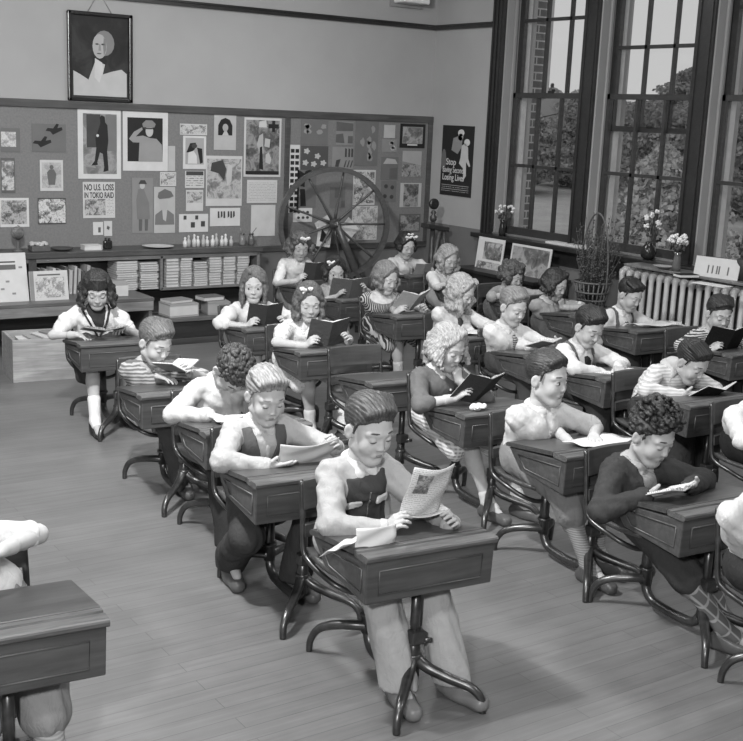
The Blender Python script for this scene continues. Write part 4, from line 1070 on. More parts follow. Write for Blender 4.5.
pin((301, 146, 328, 170), 'paper_picture', 'dark grey sheet with five white paper flowers', 'picture', M('paper', .075), shp('flower', M('paper', .42), *[[(cx_+.10*(1+.25*math.cos(5*a))*math.cos(a), cy_+.11*(1+.25*math.cos(5*a))*math.sin(a)) for a in [2*math.pi*k/20 for k in range(20)]] for cx_, cy_ in ((-.3, .28), (.1, .08), (-.34, -.2), (-.03, -.25), (.32, -.2))]))
pin((336, 122, 353, 145), 'paper_picture', 'dark paper cut-outs on a grey sheet above the row of dark bars', 'picture', GY2, shp('shape', K3, [(-.5, .1), (-.5, .5), (.48, .45), (.48, .12)], [(-.5, -.4), (-.5, -.05), (-.1, .0), (0, -.42)], [(.2, -.42), (.2, -.1), (.48, -.1), (.48, -.42)]))
pin((332, 147, 353, 169), 'paper_picture', 'grey sheet with a row of dark upright bars', 'picture', GY2, shp('bar', K2, *[[(x, .05), (x, .45), (x+.08, .42), (x+.08, .05)] for x in (.1, .26, .40)], [(-.35, -.4), (-.3, -.1), (-.1, -.05), (-.2, -.42)], *[[(x, -.42), (x+.1, -.1), (x+.14, -.1), (x+.06, -.42)] for x in (.05, .2, .35)]))
pin((355, 121, 378, 166), 'paper_picture', 'tall grey sheet with pale paper shapes', 'picture', GY, blobs(M('paper', .24), 8, .10, 3))
pin((384, 125, 395, 138), 'card', 'small pale card left of the black framed picture', 'card', W3)
pin((382, 139, 397, 152), 'paper_picture', 'little sheet of grey shapes below the small pale card', 'picture', GY2, blobs(M('paper', .32), 4, .16, 5))
pin((381, 157, 398, 180), 'paper_picture', 'small sheet with a pale cap shape and dark square', 'picture', GY, both(shp('shape', M('paper', .36), [(-.4, .2), (-.2, .45), (.3, .4), (.45, .2)]), shp('square', K3, [(.0, -.45), (.0, .0), (.45, .05), (.45, -.45)])))
def frm(o, w, h):
    inset(o, 'mount', M('paper', .30), -.40, -.32, .40, .38, w, h); inset(o, 'picture', M('image', .07, .34, 16.), -.38, -.30, .38, .36, w, h, .0044); inset(o, 'name_slip', W1, -.2, -.40, .2, -.34, w, h)
pin((400, 124, 425, 148), 'framed_picture', 'black framed landscape picture in the upper right corner of the board', 'picture', K, frm)
pin((402, 151, 421, 177), 'picture', 'unframed light landscape picture below the black framed one', 'picture', GY2, both(shp('sky', M('paper', .33), [(-.5, .1), (-.5, .5), (.5, .5), (.5, -.05)]), pic(-.5, -.48, .5, .0, .05, .32, 26)))
pin((400, 183, 421, 207), 'picture', 'dark landscape picture with pale side borders', 'picture', W3, pic(-.34, -.48, .36, .46, .02, .3, 18))
pin((381, 181, 396, 202), 'paper_picture', 'small sheet with four dark blots right of the wheel', 'picture', GY, shp('blot', K2, *[disc(x, y, .13, .1, 8) for x, y in ((-.2, .25), (.22, .2), (-.25, -.22), (.2, -.25))]))
pin((353, 170, 375, 205), 'drawing', 'white sheet with dark little drawings behind the wheel rim', 'drawing', W2, pic(-.45, -.45, .45, .45, .02, .55, 34))
pin((297, 170, 316, 208), 'paper_picture', 'grey sheet with tall black cut-out figure behind the wheel', 'picture', GY, shp('figure', K, [(-.45, .1), (-.4, .48), (-.1, .4), (-.12, .05)], disc(.12, .42, .25, .08), [(-.3, -.45), (-.35, .0), (-.1, .0), (-.02, -.45)]))
pin((293, 208, 312, 222), 'card', 'white card with two rows of dark spots left of the hub', 'card', W1, shp('spot', K2, *[disc(x, y, .08, .1, 8) for x in (-.22, .02, .25) for y in (-.18, .2)]))
pin((330, 187, 345, 208), 'paper_picture', 'dark square patches on grey behind the wheel spokes', 'picture', GY, shp('patch', K3, [(-.2, 0), (-.2, .45), (.3, .45), (.3, 0)], [(.25, -.45), (.25, -.15), (.48, -.15), (.48, -.45)]))
pin((352, 206, 377, 240), 'drawing', 'pale patterned sheet behind the right wheel spokes', 'drawing', W2, pic(-.48, -.48, .48, .48, .16, .55, 42))
pin((399, 214, 420, 232), 'picture', 'small landscape picture low at the right end of the board', 'picture', K3, pic(-.44, -.42, .44, .42, .03, .3, 22))
# poster on the right wall
c0 = on_x(457, 161, XR-.004); pw = on_x(441, 158, XR)[1]-on_x(472, 163, XR)[1]; ph = on_x(457, 126, XR)[2]-on_x(457, 196.5, XR)[2]
mb = MB(); mb.box((0, 0, .002), (pw, ph, .004)); po = mb.build('safety_poster', K)
po.matrix_world = Matrix(((0, 0, -1, c0[0]), (-1, 0, 0, c0[1]), (0, 1, 0, c0[2]), (0, 0, 0, 1)))
tag(po, 'black poster on the right wall with white lettering and two figures', 'poster')
lettering(po, 'lettering', M('paper', .6), 'Stop', -.17*pw, -.06*ph, .085, .0075, .001); lettering(po, 'lettering', M('paper', .6), 'Saving Seconds', -.07*pw, -.17*ph, .080, .0075, .0005, sx=.72); lettering(po, 'lettering', M('paper', .6), 'Losing Lives', -.08*pw, -.28*ph, .085, .0075, .001, sx=.82)
for i in range(4): inset(po, 'small_print', M('print', .02, .4, (.02, .006)) if i % 2 else M('paper', .35), -.45, -.355-.028*i, .42, -.348-.028*i, pw, ph, .004)
for nm, m, pts in (('cap', M('paper', .5), disc(.10, .40, .10, .05)), ('figure', M('paper', .22), [(-.18, .15), (-.14, .32), (.05, .36), (.15, .34), (.14, .2), (.02, .1)]), ('face', M('paper', .42), disc(.09, .34, .08, .05)), ('figure', M('paper', .45), [(.12, .05), (.14, .22), (.24, .26), (.34, .2), (.36, .05), (.44, -.06), (.40, -.07), (.30, .0), (.32, -.2), (.24, -.27), (.22, -.1), (.08, -.03)]), ('face', M('paper', .55), disc(.30, .27, .09, .05)), ('wheel', M('paper', .12), disc(-.42, .0, .08, .16))):
    poly(po, nm, m, pts, pw, ph, .005)
# framed portrait: a plain stand-in of an unfinished portrait
c1, w1, h1 = rect(67.5, 13, 132, 102, YB-.004); fp = MB(); fw_ = .03
for c, s in (((0, h1/2-fw_/2), (w1, fw_)), ((0, -h1/2+fw_/2), (w1, fw_)), ((-w1/2+fw_/2, 0), (fw_, h1)), ((w1/2-fw_/2, 0), (fw_, h1))): fp.box((c[0], c[1], .018), (s[0], s[1], .036), None, .006)
fo = empty('framed_portrait', (c1[0], YB, c1[2]), 0, 'framed unfinished portrait of a pale haired man high on the wall', 'picture')
mw = Matrix(((1, 0, 0, 0), (0, 0, -1, 0), (0, 1, 0, 0), (0, 0, 0, 1)))
def fpart(nm, mb_, m): o = mb_.build(nm, m, fo); o.matrix_local = mw; return o
fpart('frame', fp, M('wood', .02, .2)); cv = fpart('canvas', MB().box((0, 0, .008), (w1-.04, h1-.04, .012)), M('image', .012, .035, 5.))
for nm, m, pts, z in (('unpainted_ground', M('paper', .42), [(-.45, -.46), (-.45, -.17), (-.34, -.21), (-.2, -.27), (-.08, -.04), (.08, -.08), (.04, -.2), (.2, -.16), (.36, -.13), (.45, -.18), (.45, -.46)], .0145), ('coat', K, [(-.16, -.28), (-.09, -.02), (-.02, -.18), (.03, -.22), (.12, -.04), (.06, .02), (-.12, .02)], .0142), ('cravat', M('paper', .5), [(-.1, -.24), (-.09, -.01), (.03, -.06), (.05, -.16), (-.02, -.3)], .0152), ('wig', M('paper', .2), disc(.07, .17, .17, .15), .0148), ('face', M('paper', .36), disc(-.01, .13, .12, .145), .016), ('face_shade', M('paper', .20), [(.06, .02), (.1, .1), (.1, .2), (.06, .24), (.05, .12)], .0175)):
    poly(cv, nm, m, pts, w1*.92, h1*.95, z, .0012)
for (x, y, a, b) in ((-.055, .155, .03, .010), (.045, .155, .03, .010), (-.02, .045, .04, .007)): poly(cv, 'feature', K2, disc(x, y, a, b, 10), w1*.92, h1*.95, .0175)
poly(cv, 'feature', M('paper', .24), [(-.03, .08), (-.02, .16), (.005, .15), (.012, .08)], w1*.92, h1*.95, .0175)
for x_, x2 in ((-.10, .02), (.10, -.02)):
    mb = MB(); mb.tube([(x_, h1/2, .01), (x2*.1, h1/2+.16, .004)], .002, 5); fpart('hanging_wire', mb, M('metal', .2))
# box on the wall in the corner
ls = empty('wall_speaker', (6.62, YB, 2.97), 0, 'white box mounted high on the back wall near the corner', 'loudspeaker')
MB().box((0, -.10, .085), (.30, .20, .20), None, .015).build('case', M('plain', .7), ls); MB().box((0, -.204, .09), (.22, .008, .13)).build('grille', M('plain', .35), ls); MB().box((0, -.015, .085), (.36, .03, .26)).build('back_plate', M('plain', .25), ls)
# ------------------------------------------------------------------ shelves along the back wall
WS = M('wood', .16, .45); WS2 = M('wood', .12, .5)
sh_ = empty('bookshelf', (3.3, 9.17, 0), 0, 'long low wooden bookshelf under the bulletin board', 'shelf')
def shp_(nm, c, s, m=WS): sub(MB().box(c, s, None, .004).build(nm, m), sh_)
shp_('top_board', (3.27, 9.165, .728), (3.36, .35, .045), M('wood', .07)); shp_('top_rail', (3.27, 9.02, .688), (3.30, .02, .038), WS)
shp_('divider', (4.0, 9.17, .55), (.025, .32, .29)); shp_('shelf_board', (4.46, 9.17, .413), (.94, .32, .024)); shp_('end_panel', (4.92, 9.17, .37), (.028, .32, .72)); shp_('end_panel', (1.62, 9.17, .37), (.028, .32, .72)); shp_('back_panel', (3.27, 9.325, .36), (3.3, .012, .72), M('wood', .06))
ct = empty('counter', (2.7, 9.0, 0), 0, 'wide low wooden counter holding the standing books', 'counter')
def ctp(nm, c, s, m): o = sub(MB().box(c, s, None, .004).build(nm, m), ct)
ctp('counter_top', (2.705, 8.955, .402), (2.10, .71, .028), M('wood', .11)); ctp('front_rail', (2.69, 8.615, .350), (2.12, .022, .076), M('wood', .20)); ctp('end_panel', (3.73, 8.96, .19), (.03, .68, .38), WS2); ctp('end_panel', (1.66, 8.96, .19), (.03, .68, .38), WS2)
bn = empty('bench', (4.5, 8.9, 0), 0, 'low dark bench with paper stacks right of the counter', 'bench')
for nm, c, s, m in (('bench_top', (4.48, 8.84, .205), (1.44, .36, .03), WS2), ('front_panel', (4.48, 8.69, .095), (1.44, .02, .19), M('wood', .03)), ('kick_board', (4.48, 8.665, .025), (1.44, .02, .05), M('wood', .05))): sub(MB().box(c, s, None, .003).build(nm, m), bn)
ORD = ['first', 'second', 'third', 'fourth', 'fifth', 'sixth', 'seventh', 'eighth', 'ninth', 'tenth', 'eleventh', 'twelfth', 'thirteenth', 'fourteenth']
bk_rand = random.Random(11)
def thin_book(name, c, w, d, th, cover, page, label, group, rz=0., cat='book'):
    r = empty(name, c, rz, label, cat, group)
    mb = MB(); mb.box((0, 0, th*.06), (w, d, th*.12)); mb.box((0, 0, th*.94), (w, d, th*.12)); mb.box((w/2-.0015, 0, th/2), (.003, d, th)); mb.build('cover', cover, r)
    MB().box((-.003, .001, th/2), (w-.008, d-.006, th*.74)).build('pages', page, r); return r
PG = M('paper', .58); COV = [M('cloth', g) for g in (.42, .35, .28, .5, .2)]
stacks = [((4.045, 4.165), 9, 'stack nearest the shelf divider'), ((4.175, 4.285), 12, 'second stack from the shelf divider'), ((4.30, 4.43), 11, 'third stack from the shelf divider'), ((4.445, 4.565), 11, 'third stack from the shelf end'), ((4.58, 4.70), 10, 'second stack from the shelf end'), ((4.715, 4.83), 11, 'stack nearest the shelf end')]
for si, ((x0, x1), n, nm) in enumerate(stacks):
    th = .245/n if si != 2 else .21/n
    for i in range(n):
        thin_book('book', ((x0+x1)/2+bk_rand.uniform(-.004, .004), 9.11+bk_rand.uniform(-.006, .006), .4252+i*th), x1-x0-.004, .19, th*.94, COV[bk_rand.randrange(4)] if si != 2 or i < n-1 else COV[4], PG, 'thin book, %s from the bottom of the %s' % (ORD[i], nm), 'books stacked on the right of the shelf')
for si, ((x0, x1), n, zt, nm) in enumerate((((3.60, 3.79), 13, .66, 'taller stack on the counter'), ((3.81, 3.975), 12, .645, 'stack against the divider on the counter'))):
    th = (zt-.4165)/n
    for i in range(n):
        thin_book('book', ((x0+x1)/2+bk_rand.uniform(-.005, .005), 9.12+bk_rand.uniform(-.008, .008), .4165+i*th), x1-x0-.006, .21, th*.93, COV[bk_rand.randrange(4)], PG, 'flat book, %s from the bottom of the %s' % (ORD[i], nm), 'books stacked on the counter')
# books standing on the counter, between the picture book and the tall stack
xx = 2.93; i = 0
while xx < 3.52:
    th = bk_rand.uniform(.014, .034); hh = bk_rand.uniform(.17, .225); d = .15
    r = empty('upright_book', (xx+th/2, 9.05, .4165), 0, 'upright book, %s from the picture book in the standing row' % (ORD[i] if i < 14 else 'far'), 'book', 'books standing in a row on the counter')
    g = bk_rand.choice((.08, .18, .3, .45, .55)); mb = MB(); mb.box((-th/2+.001, 0, hh/2), (.002, d, hh)); mb.box((th/2-.001, 0, hh/2), (.002, d, hh)); mb.box((0, -d/2+.001, hh/2), (th, .002, hh)); mb.build('cover', M('cloth', g), r); MB().box((0, .002, hh/2), (th-.004, d-.006, hh-.008)).build('pages', PG, r)
    r.rotation_euler = (0, bk_rand.uniform(.0, .10), 0); xx += th+.008; i += 1
    if i >= 14: break
def stand_panel(name, label, px, Y, zb, m, extra=None, lean=.14, th=.012, cat='book', group=None):
    """a board or book standing upright, leaning back; px = x0, y0, x1, y1 in the photograph"""
    x0, y0, x1, y1 = px; a = on_y(x0, (y0+y1)/2, Y); b = on_y(x1, (y0+y1)/2, Y); w = b[0]-a[0]; h = on_y((x0+x1)/2, y0, Y)[2]-zb
    o = MB().box((0, h/2, -th/2), (w, h, th), None, .002).build(name, m); c, s = math.cos(lean), math.sin(lean)
    o.matrix_world = Matrix(((1, 0, 0, (a[0]+b[0])/2), (0, s, -c, Y), (0, c, s, zb), (0, 0, 0, 1))); tag(o, label, cat, group)
    if extra: extra(o, w, h)
    return o
def lines(o, w, h):
    for v, m in ((.80, K2), (.66, K3)): inset2(o, 'heading', m, -.36, v-.5, .2, v-.47 if v > .7 else v-.40, w, h)
    for x, v in ((.33, .68), (-.05, .4), (-.2, .25), (.1, .15)): inset2(o, 'mark', GY2, x-.05, v-.5, x+.05, v-.46, w, h)
def inset2(o, nm, m, u0, v0, u1, v1, w, h, z=.0, th=.0015):
    mb = MB(); mb.box(((u0+u1)/2*w, ((v0+v1)/2+.5)*h, z+th/2), ((u1-u0)*w, (v1-v0)*h, th)); return mb.build(nm, m, o)
stand_panel('poster_chart', 'big pale chart standing on the counter at the left edge', (-8, 253, 29, 300), 8.74, .4165, M('paper', .52), lines, .22, .012, 'chart')
def pb_(o, w, h):
    inset2(o, 'title', K3, -.3, .34, .3, .39, w, h); inset2(o, 'picture', M('image', .15, .55, 40.), -.36, -.40, .4, .28, w, h); inset2(o, 'spine', GY2, -.5, -.5, -.4, .5, w, h)
stand_panel('picture_book', 'large pale picture book standing behind the girl in the sailor dress', (31, 271, 69, 302), 8.72, .4165, M('paper', .5), pb_, .16, .02)
stand_panel('leaning_book', 'thin dark book leaning behind the big pale chart', (30, 259, 38, 300), 8.98, .4165, M('cloth', .06), None, .1, .015)
bx0 = empty('card_box', (3.52, 8.74, .4165), 0, 'small grey box with a white card beside the standing books', 'box')
MB().box((0, .06, .06), (.13, .12, .12), None, .004).build('box', M('paper', .3), bx0); MB().box((.005, -.012, .045), (.118, .006, .085)).build('white_card', W1, bx0)
thin_book('paper_pad', (4.06, 8.80, .2215), .27, .20, .11, M('paper', .3), M('paper', .5), 'thick pale stack of drawing paper on the low bench', None, .06, 'paper')
thin_book('grey_book', (4.05, 8.82, .3325), .22, .16, .025, M('cloth', .25), PG, 'grey book lying on the thick stack of drawing paper', None, .2)
thin_book('cardboard_box', (4.40, 8.80, .2215), .20, .20, .11, M('paper', .26), M('paper', .3), 'grey cardboard box right of the thick paper stack', None, -.15, 'box')
thin_book('dark_book', (4.36, 8.83, .3325), .20, .15, .035, M('cloth', .14), PG, 'dark book lying on the grey cardboard box', None, .1)
# crate under the counter
cr0 = on_z(18, 383, 0); cr = empty('wooden_crate', (cr0[0]+.30, cr0[1]+.17, 0), -.10, 'pale wooden crate on the floor under the counter', 'crate')
for nm, c, s in (('front_board', (0, -.18, .15), (.62, .018, .30)), ('back_board', (0, .18, .15), (.62, .018, .30)), ('side_board', (-.30, 0, .15), (.018, .34, .30)), ('side_board', (.30, 0, .15), (.018, .34, .30)), ('bottom_board', (0, 0, .012), (.58, .34, .018))): MB().box(c, s, None, .002).build(nm, M('wood', .30, .6), cr)
for i in range(4):
    o = MB().box((0, 0, 0), (.34-.03*i, .24, .008)).build('loose_paper', M('paper', (.55, .3, .5, .2)[i])); o.location = (cr.location.x-.06+.05*i, cr.location.y+.02, .262+.012*i); o.rotation_euler = (0, .02, -.1+.12*i)
    tag(o, ('loose sheet %s in the pile inside the pale crate' % ('lowest', 'second from the bottom', 'third from the bottom', 'uppermost')[i]), 'paper', 'papers in the crate')
# things on the top board
ZT_ = .7515
g0 = on_y(17.5, 233, 9.14); gl_ = empty('globe', (g0[0], 9.14, ZT_), 0, 'small globe on the top board of the bookshelf', 'globe')
rr = .052; zc = g0[2]-ZT_; mb = MB(); mb.ball((0, 0, zc), rr, 20, 14); mb.build('sphere', M('image', .06, .22, 18.), gl_); mb = MB(); mb.lathe([(.045, 0), (.042, .008), (.012, .014), (.008, zc-rr)], (0, 0, 0), 16); mb.build('foot', M('plain', .1), gl_)
mb = MB(); mb.tube([((rr+.008)*math.sin(a)*.5, 0, zc-(rr+.008)*math.cos(a)) for a in np.linspace(0, math.pi, 14)], .003, 6); mb.build('meridian', M('metal', .2), gl_)
def topx(px): return on_y(px, 247, 9.12)[0]
bw = empty('basket', (topx(39), 9.12, ZT_), 0, 'low dark basket heaped with pale things next to the globe', 'basket'); MB().box((0, 0, .022), (.15, .11, .044), None, .006).build('basket_wall', M('cloth', .10), bw)
s = SDF(); q = random.Random(2)
for i in range(14): s.el((q.uniform(-.06, .06), q.uniform(-.04, .04), .047+q.uniform(0, .02)), (.022, .02, .014), .004)
solid('heap', s, .006, M('paper', .42), bw)
tr0 = MB(); tr0.lathe([(.05, 0), (.085, .012), (.09, .024), (.084, .024), (.06, .010)], (0, 0, 0), 20); o = tr0.build('bowl', M('plain', .06)); o.location = (topx(62), 9.12, ZT_); tag(o, 'wide shallow dark bowl between the basket and the white box', 'bowl')
thin_book('white_box', (topx(91), 9.11, ZT_), .15, .10, .042, M('paper', .6), M('paper', .55), 'low white box right of the shallow bowl', None, 0, 'box')
mb = MB(); mb.box((0, 0, .035), (.07, .05, .07), None, .012); mb.tube([(-.014, 0, .06), (-.014, 0, .092)], .011, 10); mb.tube([(.014, 0, .06), (.014, 0, .088)], .011, 10); o = mb.build('ink_bottle', M('plain', .02, .2)); o.location = (topx(108), 9.13, ZT_); tag(o, 'dark twin necked ink bottle on the shelf', 'bottle')
sd_ = MB(); sd_.lathe([(.04, 0), (.12, .012), (.135, .018), (.118, .014), (.03, .006)], (0, 0, 0), 24); o = sd_.build('plate', M('plain', .6, .3)); o.location = (topx(158), 9.12, ZT_); tag(o, 'flat white plate on the shelf under the officer portrait', 'plate')
for i, px in enumerate(np.linspace(184, 230, 11)):
    hgt = .085+.03*((i*7) % 5)/5; mb = MB(); mb.lathe([(.019, 0), (.019, hgt*.5), (.008, hgt*.72), (.010, hgt*.80), (.011, hgt*.92), (.004, hgt)], (0, 0, 0), 12)
    o = mb.build('figurine', M('plain', (.62, .4, .55)[i % 3], .4)); o.location = (topx(px), 9.10+.02*(i % 2), ZT_); tag(o, 'little pale figurine, %s from the left in the shelf row' % ORD[i], 'figurine', 'row of figurines on the shelf')
for i, px in enumerate((242, 251)):
    r = empty('jar', (topx(px), 9.12, ZT_), 0, ('squat glass jar holding brushes near the shelf end', 'taller jar with a brush at the shelf end')[i], 'jar')
    mb = MB(); mb.lathe([(.026, 0), (.028, .01), (.028, .07), (.02, .082), (.02, .09)], (0, 0, 0), 14); mb.build('glass', M('plain', (.18, .10)[i], .15), r); mb = MB(); mb.lathe([(.022, 0), (.022, .014)], (0, 0, .09), 14); mb.build('lid', M('metal', .2), r)
    mb = MB(); mb.tube([(0, 0, .09), (.05 if i else -.02, 0, .15)], .004, 6); mb.build('brush', M('wood', .2), r)
# ------------------------------------------------------------------ great spinning wheel
wc = on_y(334, 224, 8.82); R0 = .505; axd = nrm(np.array((-.40, -1., 0.))); wu = np.array((-axd[1], axd[0], 0)); wu = wu*np.sign(wu[0])
sw = empty('spinning_wheel', (float(wc[0]), float(wc[1]), 0), 0, 'big old wooden spinning wheel in front of the bulletin board', 'spinning wheel')
WK = M('wood', .055, .35); z0 = float(wc[2])
def wpt(a, r, o=0.): return Vector(wu*r*math.cos(a)+axd*o)+Vector((0, 0, z0+r*math.sin(a)))
V = []; F = []; n = 64
for k in range(n):
    a = 2*math.pi*k/n
    for (r, o) in ((R0-.042, -.035), (R0, -.035), (R0, .035), (R0-.042, .035)): V.append(wpt(a, r, o))
for k in range(n):
    for c in range(4): F.append((k*4+c, k*4+(c+1) % 4, ((k+1) % n)*4+(c+1) % 4, ((k+1) % n)*4+c))
mb = MB(); mb.add(V, F); mb.build('rim', WK, sw)
for k in range(9):
    a = .02+2*math.pi*k/9; mb = MB(); mb.tube([wpt(a, r) for r in np.linspace(.03, R0-.03, 7)], [.016, .014, .010, .009, .010, .012, .008], 8); mb.build('spoke', WK, sw)
mb = MB(); mb.tube([wpt(0, 0, o) for o in (-.09, -.05, -.045, .045, .05, .11)], [.022, .028, .045, .045, .028, .022], 14); mb.build('hub', WK, sw)
foot = on_y(360, 283, 8.74); mb = MB(); p0 = Vector((0, 0, z0+.03))+Vector(axd*.09); p1 = Vector((foot[0]-wc[0], foot[1]-wc[1]-.0, foot[2])); mb.tube([p0, p0*.5+p1*.5, p1, p1+(p1-p0)*.25], [.026, .036, .04, .036], 10); mb.build('wheel_post', WK, sw)
zb_ = float(p1.z)-.10; e1 = on_y(440, 246, 8.86); ex_ = e1[0]-wc[0]
mb = MB(); bdir = Vector((ex_-p1.x, e1[1]-wc[1]-p1.y, 0)); ang = math.atan2(bdir.y, bdir.x)
mid_ = Vector((p1.x+bdir.x*.5, p1.y+bdir.y*.5, zb_)); mb.box(mid_, (bdir.length+.30, .16, .05), Matrix.Rotation(ang, 3, 'Z'), .01); mb.build('bench', WK, sw)
for t_, sx_ in ((.0, -1), (.0, 1), (1.0, 0)):
    b0 = Vector((p1.x+bdir.x*t_, p1.y+bdir.y*t_, zb_)); e_ = Vector((b0.x-.12+.2*t_, b0.y+.16*sx_, 0)); mb = MB(); mb.tube([b0, b0*.5+e_*.5, e_], [.02, .027, .018], 10); mb.build('leg', WK, sw)
hd_ = on_y(434, 204, 8.86); b1 = Vector((float(hd_[0]-wc[0]), float(hd_[1]-wc[1]), 0)); zt = float(hd_[2])
mb = MB(); mb.tube([(b1.x, b1.y, zb_), (b1.x, b1.y, zb_+.1), (b1.x, b1.y, zt-.16)], [.028, .034, .02], 10); mb.lathe([(.018, 0), (.034, .02), (.036, .05), (.016, .07), (.03, .09), (.014, .11)], (b1.x, b1.y, zt-.17), 14); mb.build('spindle_post', WK, sw)
mb = MB(); mb.lathe([(.02, -.012), (.052, -.010), (.052, .010), (.02, .012)], (b1.x, b1.y, zt), 20, Matrix(((1, 0, 0), (0, 0, -1), (0, 1, 0)))); mb.build('spindle_disc', M('wood', .02), sw)
mb = MB(); mb.box((b1.x+.02, b1.y-.01, zt-.22), (.26, .12, .045), Matrix.Rotation(.15, 3, 'Y'), .008); mb.build('spindle_head', M('wood', .03), sw)
for i, (dx, dx2) in enumerate(((.06, -.06), (.10, .16))):
    mb = MB(); mb.tube([(b1.x+dx, b1.y-.04, zt-.22), (b1.x+dx2, b1.y-.06, zb_)], .016, 8); mb.build('brace', M('wood', .10) if i == 0 else WK, sw)
# papers tucked in the wheel
for i, (px, lab, nm, rot, m) in enumerate((((316, 219, 333, 249), 'white booklet with a dark picture hanging in the wheel', 'booklet', -.12, W1), ((314, 217, 333, 231), 'crumpled white sheet tucked beside the wheel hub', 'paper_sheet', .5, W2), ((338, 218, 356, 244), 'folded white sheet tucked between the wheel spokes', 'paper_sheet', -.75, W1))):
    Y = 8.90+.02*i; c, w, h = rect(*px, Y=Y); w = max(w*.8, .1); h *= .85; mb = MB(); mb.box((0, 0, .002), (w, h, .004)); o = mb.build(nm, m)
    o.matrix_world = Matrix(((1, 0, 0, c[0]), (0, 0, -1, c[1]), (0, 1, 0, c[2]), (0, 0, 0, 1)))@Matrix.Rotation(rot, 4, 'Z'); tag(o, lab, 'paper')
    if i == 0: poly(o, 'picture', K, [(-.3, -.3), (-.25, .2), (.1, .0), (.15, -.35)], w, h, .004); inset(o, 'text_column', M('print', .5, .2, (.012, .005)), .18, -.4, .45, .3, w, h, .004)
# ------------------------------------------------------------------ radiator and window ledge
rd = empty('radiator', (6.83, 5.4, 0), 0, 'cream cast iron radiator under the windows', 'radiator'); CI = M('plain', .42, .4)
y = 6.42; i = 0
while y > 4.55:
    mb = MB()
    for x_ in (6.755, 6.845): mb.tube(spline([(x_, y, .08), (x_, y, .18), (x_, y, .74), (x_+(.012 if x_ < 6.8 else -.012), y, .795), (6.80, y, .815)], 4), [.020]*9+[.026]*4+[.03]*4, 9)
    mb.box((6.80, y, .80), (.07, .05, .04), None, .015); mb.box((6.80, y, .10), (.11, .05, .06), None, .012); sub(mb.build('section', CI), rd); y -= .078; i += 1
mb = MB(); mb.tube([(6.80, 6.44, .12), (6.80, 4.52, .12)], .02, 10); mb.tube([(6.80, 6.44, .78), (6.80, 4.52, .78)], .022, 10); sub(mb.build('connecting_pipe', CI), rd)
for yy in (6.35, 4.6): sub(MB().box((6.80, yy, .05), (.12, .04, .10), None, .008).build('foot', CI), rd)
o = MB().box((6.83, 5.32, .866), (.32, 2.02, .022), None, .005).build('ledge_board', M('wood', .14, .4)); tag(o, 'grey ledge board lying over the radiator', 'shelf')
ZL = .878; ZW = .8975
def ledge(px, py, X=6.80, z=ZL): p = on_z(px, py, z); return p
STEM = M('plain', .06); LEAF = M('plain', .05); PETAL = M('plain', .62)
def flowers(name, label, loc, vase, vm, n, spread, hgt, seed, petal=PETAL, fr=.018):
    q = random.Random(seed); r = empty(name, tuple(loc), 0, label, 'flowers'); mb = MB(); mb.lathe(vase, (0, 0, 0), 16); mb.build('vase', vm, r); vh = vase[-1][1]
    for i in range(n):
        a = q.uniform(0, 6.28); d = q.uniform(.2, 1)*spread; hz = vh+hgt*q.uniform(.5, 1.); tip = Vector((d*math.cos(a), d*math.sin(a), hz))
        s = MB(); s.tube([(0, 0, vh*.6), tip*.5+Vector((0, 0, vh*.35)), tip], .0022, 5)
        for k in range(2): s.ball(tip*.6+Vector((q.uniform(-.02, .02), q.uniform(-.02, .02), vh*.3)), (.014, .006, .02), 6, 4)
        so = s.build('stem', STEM, r); b = MB()
        for k in range(11): dv = Vector((q.gauss(0, 1), q.gauss(0, 1), q.gauss(0, 1)+.2)).normalized(); b.ball(tip+dv*fr*.62, fr*q.uniform(.32, .5), 6, 4)
        b.ball(tip, fr*.5, 7, 5); b.build('blossom', petal, so)
    return r
round_v = [(.03, 0), (.055, .02), (.065, .06), (.05, .10), (.028, .12), (.032, .135)]; tall_v = [(.028, 0), (.034, .03), (.026, .10), (.022, .12), (.03, .14)]
flowers('flower_vase', 'dark vase of white flowers at the far end of the sill', (6.93, 8.10, ZW), tall_v, M('plain', .02, .2), 9, .09, .13, 3, fr=.017)
p = on_x(648, 256, 6.93); flowers('flower_vase', 'round dark vase with tall pale flowers on the sill', (6.93, float(p[1]), ZW), round_v, M('plain', .02, .15), 7, .10, .24, 5, fr=.024)
p = ledge(676, 271); flowers('flower_jar', 'slim jar crowded with white daisies on the ledge', p, tall_v, M('plain', .10, .1), 16, .08, .12, 8, fr=.022)
p = np.array((6.83, 4.62, ZL)); p = on_x(744, 278, 6.80); p[2] = ZL; flowers('potted_plant', 'dark pot with a leafy plant at the right edge of the ledge', p, [(.05, 0), (.06, .10), (.068, .14), (.06, .15)], M('plain', .035), 12, .10, .16, 9, LEAF, .02)
def ledge_item(name, label, cat, px0, px1, py, h, m, z=ZL, lean=.15, th=.01, extra=None):
    a = on_z(px0[0], px0[1], z); b = on_z(px1[0], px1[1], z); u = Vector(b-a); w = u.length; u.normalize(); n_ = Vector((u.y, -u.x, 0)); 
    if n_.x > 0: n_ = -n_
    upv = Vector((0, 0, 1))*math.cos(lean)-n_*math.sin(lean); zz = u.cross(upv)
    o = MB().box((0, h/2, -th/2), (w, h, th)).build(name, m); c = Vector(a+b)/2; mm = Matrix.Identity(4)
    for i in range(3): mm[i][0] = u[i]; mm[i][1] = upv[i]; mm[i][2] = zz[i]; mm[i][3] = c[i]
    o.matrix_world = mm; tag(o, label, cat)
    if extra: extra(o, w, h)
    return o
ledge_item('folded_card', 'long pale card with sketches standing on the ledge', 'card', (693, 275), (737, 281), 0, .145, M('paper', .45), extra=lambda o, w, h: [inset2(o, 'mark', K3, x, -.3, x+.03, .1, w, h) for x in (-.2, -.1, .0, .05, .25)], lean=.2)
